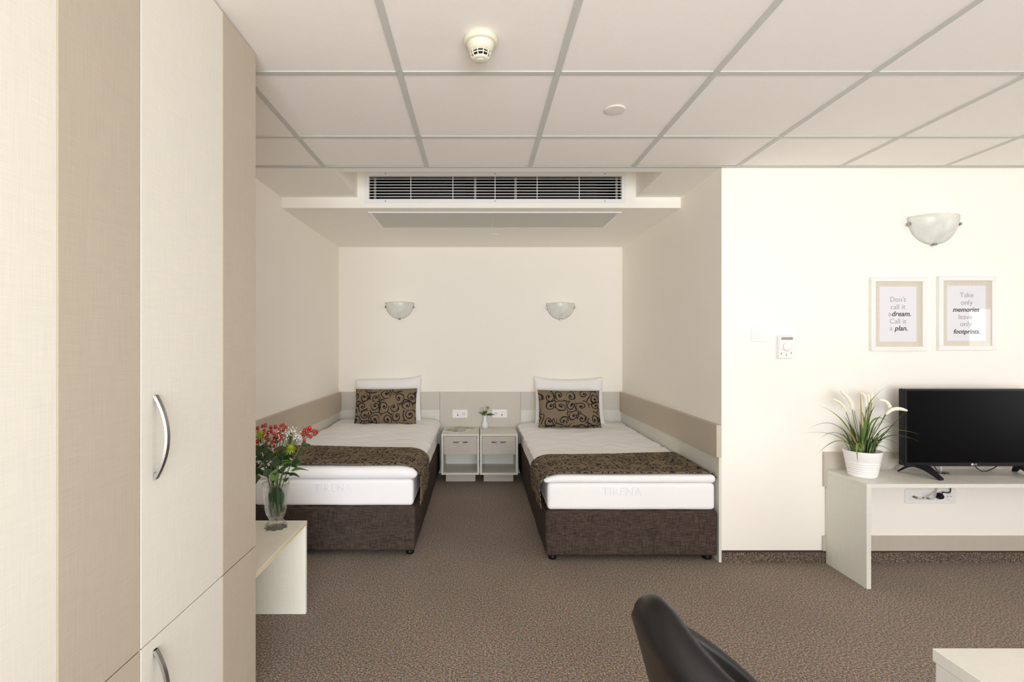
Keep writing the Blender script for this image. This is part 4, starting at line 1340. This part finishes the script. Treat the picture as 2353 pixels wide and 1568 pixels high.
for i in range(46):
    x_, y_2 = rr.gauss(622, 24), rr.uniform(1028, 1100)
    if not 566 < x_ < 668: continue
    ax_ = (x_ - 625) / 40
    part('leaf', broad_leaf(PB(x_, y_2, rr.uniform(-.06, .05)), (ax_ + rr.uniform(-.5, .5), rr.uniform(-.6, .2), rr.uniform(.0, .9)), rr.uniform(.045, .075), rr.uniform(.026, .040), 0.35, rr), rr.choice([LEAFD, LEAFD, LEAFD, LEAFM]), BR)
# leaves and stalks inside the glass
for (dx, dy, z, ln) in ((-.012, -.02, .19, .10), (.012, -.022, .195, .11), (0.02, .0, .18, .09), (-.02, .01, .17, .09)):
    part('leaf', broad_leaf(VC2 + Vector((dx, dy, z)), (dx * 2, 0, -1), ln, 0.03, 0.05, rr), LEAFD, BR)
# white filler flowers
bm = nb()
for i in range(190):
    cxp, cyp, sx_, sy_ = rr.choice([(676, 1003, 12, 12), (660, 998, 10, 12), (672, 990, 10, 8), (640, 1000, 18, 14), (667, 1058, 4, 4), (690, 1005, 6, 10), (610, 1066, 14, 6)])
    ell(bm, PB(rr.gauss(cxp, sx_ * .6), rr.gauss(cyp, sy_ * .6), rr.uniform(-.05, .05)), rr.uniform(.0016, .0034), .003, 6)
o = part('tiny_flowers', bm, TINYW, BR, True, label='tiny white filler flowers'); o['kind'] = 'stuff'
bm = nb()
for i in range(46):
    a = PB(rr.gauss(668, 12), rr.gauss(1000, 10), rr.uniform(-.03, .03))
    tube(bm, [a, PB(662 + rr.uniform(-8, 8), 1034)], 0.0005, 4)
o = part('fine_stalks', bm, STEMM, BR); o['kind'] = 'stuff'
mum(BR, PB(668, 1034, -.05), 0.028, 64)
mum(BR, PB(598, 1001, -.04), 0.026, 60)

# ------------------------------------------------------------------ ceiling fittings
DC = Vector((0.006, 1.722, CZ + 0.0015))


DZ = 0.86


def down(prof, seg, c, rf=None, **k):
    return lathe(nb(), [(a, -b * DZ) for a, b in prof], seg, c, rf, **k)


r = thing('smoke_detector', DC, 'ivory cone-shaped smoke detector on the ceiling', 'smoke detector')
part('mount_ring', down([(0.052, 0), (0.0565, 0.004), (0.0565, 0.021), (0.053, 0.0255), (0.046, 0.027)], 48, DC), IVORYP, r, True)
part('body', down([(0.046, 0.0262), (0.046, 0.030), (0.0425, 0.042), (0.0355, 0.0585)], 48, DC), IVORYP, r, True)
part('sensor_core', down([(0.026, 0.0575), (0.026, 0.058), (0.022, 0.082)], 32, DC), DARK, r, True)
for k in range(10):
    a = 2 * PI * (k + 0.5) / 10 - PI / 2
    d = Vector((math.cos(a), math.sin(a), 0))
    part('cage_rib', tube(nb(), [DC + d * 0.0345 + Vector((0, 0, -0.0575 * DZ)), DC + d * 0.0305 + Vector((0, 0, -0.070 * DZ)), DC + d * 0.026 + Vector((0, 0, -0.083 * DZ))], 0.0019, 6), IVORYP, r)
part('cage_ring', down([(0.0300, 0.0685), (0.0322, 0.0690), (0.0316, 0.0722), (0.0294, 0.0718), (0.0300, 0.0685)], 40, DC, cap0=False, cap1=False), IVORYP, r)
part('cap', down([(0.0275, 0.0795), (0.0270, 0.0835), (0.0235, 0.0868), (0.0135, 0.0876)], 40, DC), IVORYP, r, True)
part('test_button', down([(0.0125, 0.087), (0.0125, 0.0892), (0.0115, 0.0898)], 28, DC), IVORYP, r, True)

o = part('ceiling_cover_disc', down([(0.044, 0), (0.0455, 0.002), (0.044, 0.006), (0.040, 0.0068)], 40, Vector((0.599, 2.248, CZ + 0.0015))), plain('cover_disc', (0.76, 0.735, 0.68), 0.5), None, True)
tag(o, 'round off-white cover disc on a ceiling tile right of the smoke detector', 'cover disc', 'round ceiling cover discs')
o = part('ceiling_cover_disc', down([(0.041, 0), (0.0425, 0.001), (0.0415, 0.003), (0.039, 0.0034)], 40, Vector((0.133, 4.47, SZ))), CEIL, None, True)
tag(o, 'small flat cover disc in the soffit above the nightstands', 'cover disc', 'round ceiling cover discs')

# air grille
GY = RY1
r = thing('ventilation_grille', ((GX0 + GX1) / 2, GY, GZ0), 'long white slatted air grille above the beds', 'grille')
bm = nb()
ox0, ox1, oz0, oz1 = -0.802, 1.036, 2.268, 2.490
box(bm, ox0, ox1, GY - 0.004, GY - 0.0002, oz0, GZ0); box(bm, ox0, ox1, GY - 0.004, GY - 0.0002, GZ1, oz1)
box(bm, ox0, GX0, GY - 0.004, GY - 0.0002, GZ0, GZ1); box(bm, GX1, ox1, GY - 0.004, GY - 0.0002, GZ0, GZ1)
part('frame', bm, WHITEP, r)
for i in range(7):
    z = GZ0 + (GZ1 - GZ0) * (i + 0.85) / 7.85
    part('slat', bx(GX0, GX1, GY - 0.002, GY + 0.004, z - 0.0019, z + 0.0019), WHITEP, r)
for i in range(5):
    x = px(944 + 96.75 * i, 430, GY).x
    part('divider', bx(x - 0.0020, x + 0.0020, GY - 0.0032, GY + 0.004, GZ0, GZ1), WHITEP, r)
for x in (px(886, 430, GY).x, px(1137, 430, GY).x, px(1390, 430, GY).x):
    for z in (oz0 + 0.014, oz1 - 0.016):
        part('screw', lathe(nb(), [(0.0045, 0), (0.0045, 0.0012), (0.003, 0.0016)], 12, (x, GY - 0.004, z), axis='Y'), GREYP, r)
# air handling unit seen through the grille
r = thing('fan_coil_unit', ((GX0 + GX1) / 2, GY + 0.2, 2.285), 'dark fan coil unit behind the slatted air grille', 'air conditioner')
bm = nb()
hx0, hx1, hy0, hy1, hz0, hz1 = GX0 - 0.02, GX1 + 0.02, GY + 0.031, GY + 0.42, 2.28, 2.52
box(bm, hx0, hx1, hy1, hy1 + 0.01, hz0, hz1); box(bm, hx0, hx1, hy0, hy1, hz0, hz0 + 0.008); box(bm, hx0, hx1, hy0, hy1, hz1 - 0.008, hz1)
box(bm, hx0, hx0 + 0.008, hy0, hy1, hz0, hz1); box(bm, hx1 - 0.008, hx1, hy0, hy1, hz0, hz1)
part('casing', bm, DARK, r)
FIN = plain('coil_fins', (0.03, 0.032, 0.035), 0.45, metal=0.4)
ZINC = plain('zinc_bracket', (0.34, 0.35, 0.34), 0.4, metal=0.5)
for (a, b) in ((-0.66, -0.10), (0.30, 0.86)):
    for k in range(7):
        z = 2.312 + k * 0.0225
        part('coil_row', tube(nb(), [(a, GY + 0.12 + 0.004 * k, z), (b, GY + 0.115 + 0.004 * k, z + 0.002)], 0.0036, 6), FIN, r)
    part('drip_rail', bx(a - 0.05, b + 0.07, GY + 0.05, GY + 0.058, 2.306, 2.314), ZINC, r)
for x in (px(861, 430, GY + .05).x, px(1092, 430, GY + .05).x, px(1185, 430, GY + .05).x, px(1418, 430, GY + .05).x):
    part('bracket', bx(x - 0.008, x + 0.008, GY + 0.062, GY + 0.068, 2.306, 2.51), ZINC, r)

# access doors in the soffit
ax0, ax1, ay0, ay1 = -0.802, 1.036, 3.70, 4.20
am = (px(1133, 502, 3.94)).x
for (a, b, lab) in ((ax0, am, 'left grey access panel in the soffit under the air grille'), (am, ax1, 'right grey access panel in the soffit under the air grille')):
    r = thing('access_panel', ((a + b) / 2, 3.95, SZ), lab, 'access panel', 'soffit access panels')
    bm = nb()
    e = 0.022
    le = e if a == ax0 else 0.002
    re = e if b == ax1 else 0.002
    box(bm, a, b, ay0, ay0 + 0.02, SZ - 0.006, SZ - 0.0002); box(bm, a, b, ay1 - 0.006, ay1, SZ - 0.004, SZ - 0.0002)
    box(bm, a, a + le, ay0 + 0.02, ay1 - 0.006, SZ - 0.004, SZ - 0.0002); box(bm, b - re, b, ay0 + 0.02, ay1 - 0.006, SZ - 0.004, SZ - 0.0002)
    part('frame', bm, WHITEP, r)
    part('door', bx(a + le + 0.002, b - re - 0.002, ay0 + 0.024, ay1 - 0.008, SZ - 0.003, SZ - 0.0002), PANELG, r)

# ------------------------------------------------------------------ tub chair and table in the foreground
CC = Vector((0.548, 0.945, 0))
BACK = math.radians(193)                       # direction of the back seen from the seat centre
r = thing('tub_chair', CC, 'black leather tub chair in the foreground beside the table corner', 'chair')


def rim_h(p):
    """rim height by angle from the middle of the back"""
    t = min(1.0, abs(p) / math.radians(140))
    return 0.808 - 0.33 * (t ** 1.55) + 0.034 * math.exp(-((p + 0.22) / 0.42) ** 2) - 0.018


bm = nb()
NA = 64
amax = math.radians(140)
secs = []
for i in range(NA + 1):
    p = -amax + 2 * amax * i / NA
    d = Vector((math.cos(BACK + p), math.sin(BACK + p), 0))
    H = rim_h(p)
    prof = []
    R0 = 0.263

    def ro(z): return R0 - 0.105 * ((H - z) / 0.40) ** 0.9 if z < H else R0      # outer wall narrows downwards
    tk = 0.042                                                               # padding thickness at the rim
    zb = 0.36
    zs = [zb + (H - tk - zb) * k / 8 for k in range(9)]
    for z in zs: prof.append((ro(z) + 0.006, z))
    cxr = ro(H - tk) - tk * 0.62
    for k in range(1, 12):
        a = PI * k / 12
        prof.append((cxr + tk * 0.70 * math.cos(a), H - tk + tk * math.sin(a)))
    for z in reversed(zs):
        prof.append((min(cxr - tk * 0.62, ro(z) - tk * 1.22) - 0.030 * math.sin(PI * min(1, (H - z) / 0.3)), z))
    # ends of the arms close roundly
    endf = max(0.0, 1 - max(0, (abs(p) - math.radians(126)) / math.radians(14)) ** 2)
    mid = sum(a for a, _ in prof) / len(prof)
    secs.append([bm.verts.new(CC + d * (mid + (a - mid) * max(0.05, endf ** 0.5)) + Vector((0, 0, z if endf > .99 else zb + (z - zb) * (0.9 + 0.1 * endf)))) for (a, z) in prof])
for a, b in zip(secs, secs[1:]):
    for k in range(len(a) - 1): bm.faces.new((a[k], a[k + 1], b[k + 1], b[k]))
    bm.faces.new((a[-1], a[0], b[0], b[-1]))
bm.faces.new(secs[0]); bm.faces.new(secs[-1][::-1])
sh = part('shell', bm, LEATHER, r, True)
fw_ = Vector((-math.cos(BACK), -math.sin(BACK), 0))
bm = lathe(nb(), [(0.10, 0.345), (0.17, 0.35), (0.192, 0.37), (0.196, 0.42), (0.185, 0.45), (0.13, 0.462), (0.02, 0.464)], 40, CC)
part('seat_cushion', bm, LEATHER, r, True)
part('pedestal', lathe(nb(), [(0.028, 0.02), (0.028, 0.33), (0.09, 0.345)], 24, CC), CHROME, r, True)
part('base_disc', lathe(nb(), [(0.21, 0.0), (0.21, 0.006), (0.18, 0.014), (0.03, 0.024)], 40, CC), CHROME, r, True)

TBX, TBY, TBZ = 0.789, 0.889, 0.75
r = thing('table', (1.35, 0.5, 0), 'pale linen laminate table at the lower right corner', 'table')
TABLE = linen('pale_table_laminate', (0.66, 0.645, 0.59), 0.05, 0.4)
part('top', bx(TBX, TBX + 1.25, TBY - 0.75, TBY, TBZ - 0.022, TBZ, bev=0.001), TABLE, r)
part('leg_panel', bx(TBX + 0.002, TBX + 0.024, TBY - 0.745, TBY - 0.004, 0, TBZ - 0.022, bev=0.001), TABLE, r)
part('leg_panel', bx(TBX + 1.226, TBX + 1.248, TBY - 0.745, TBY - 0.004, 0, TBZ - 0.022, bev=0.001), TABLE, r)
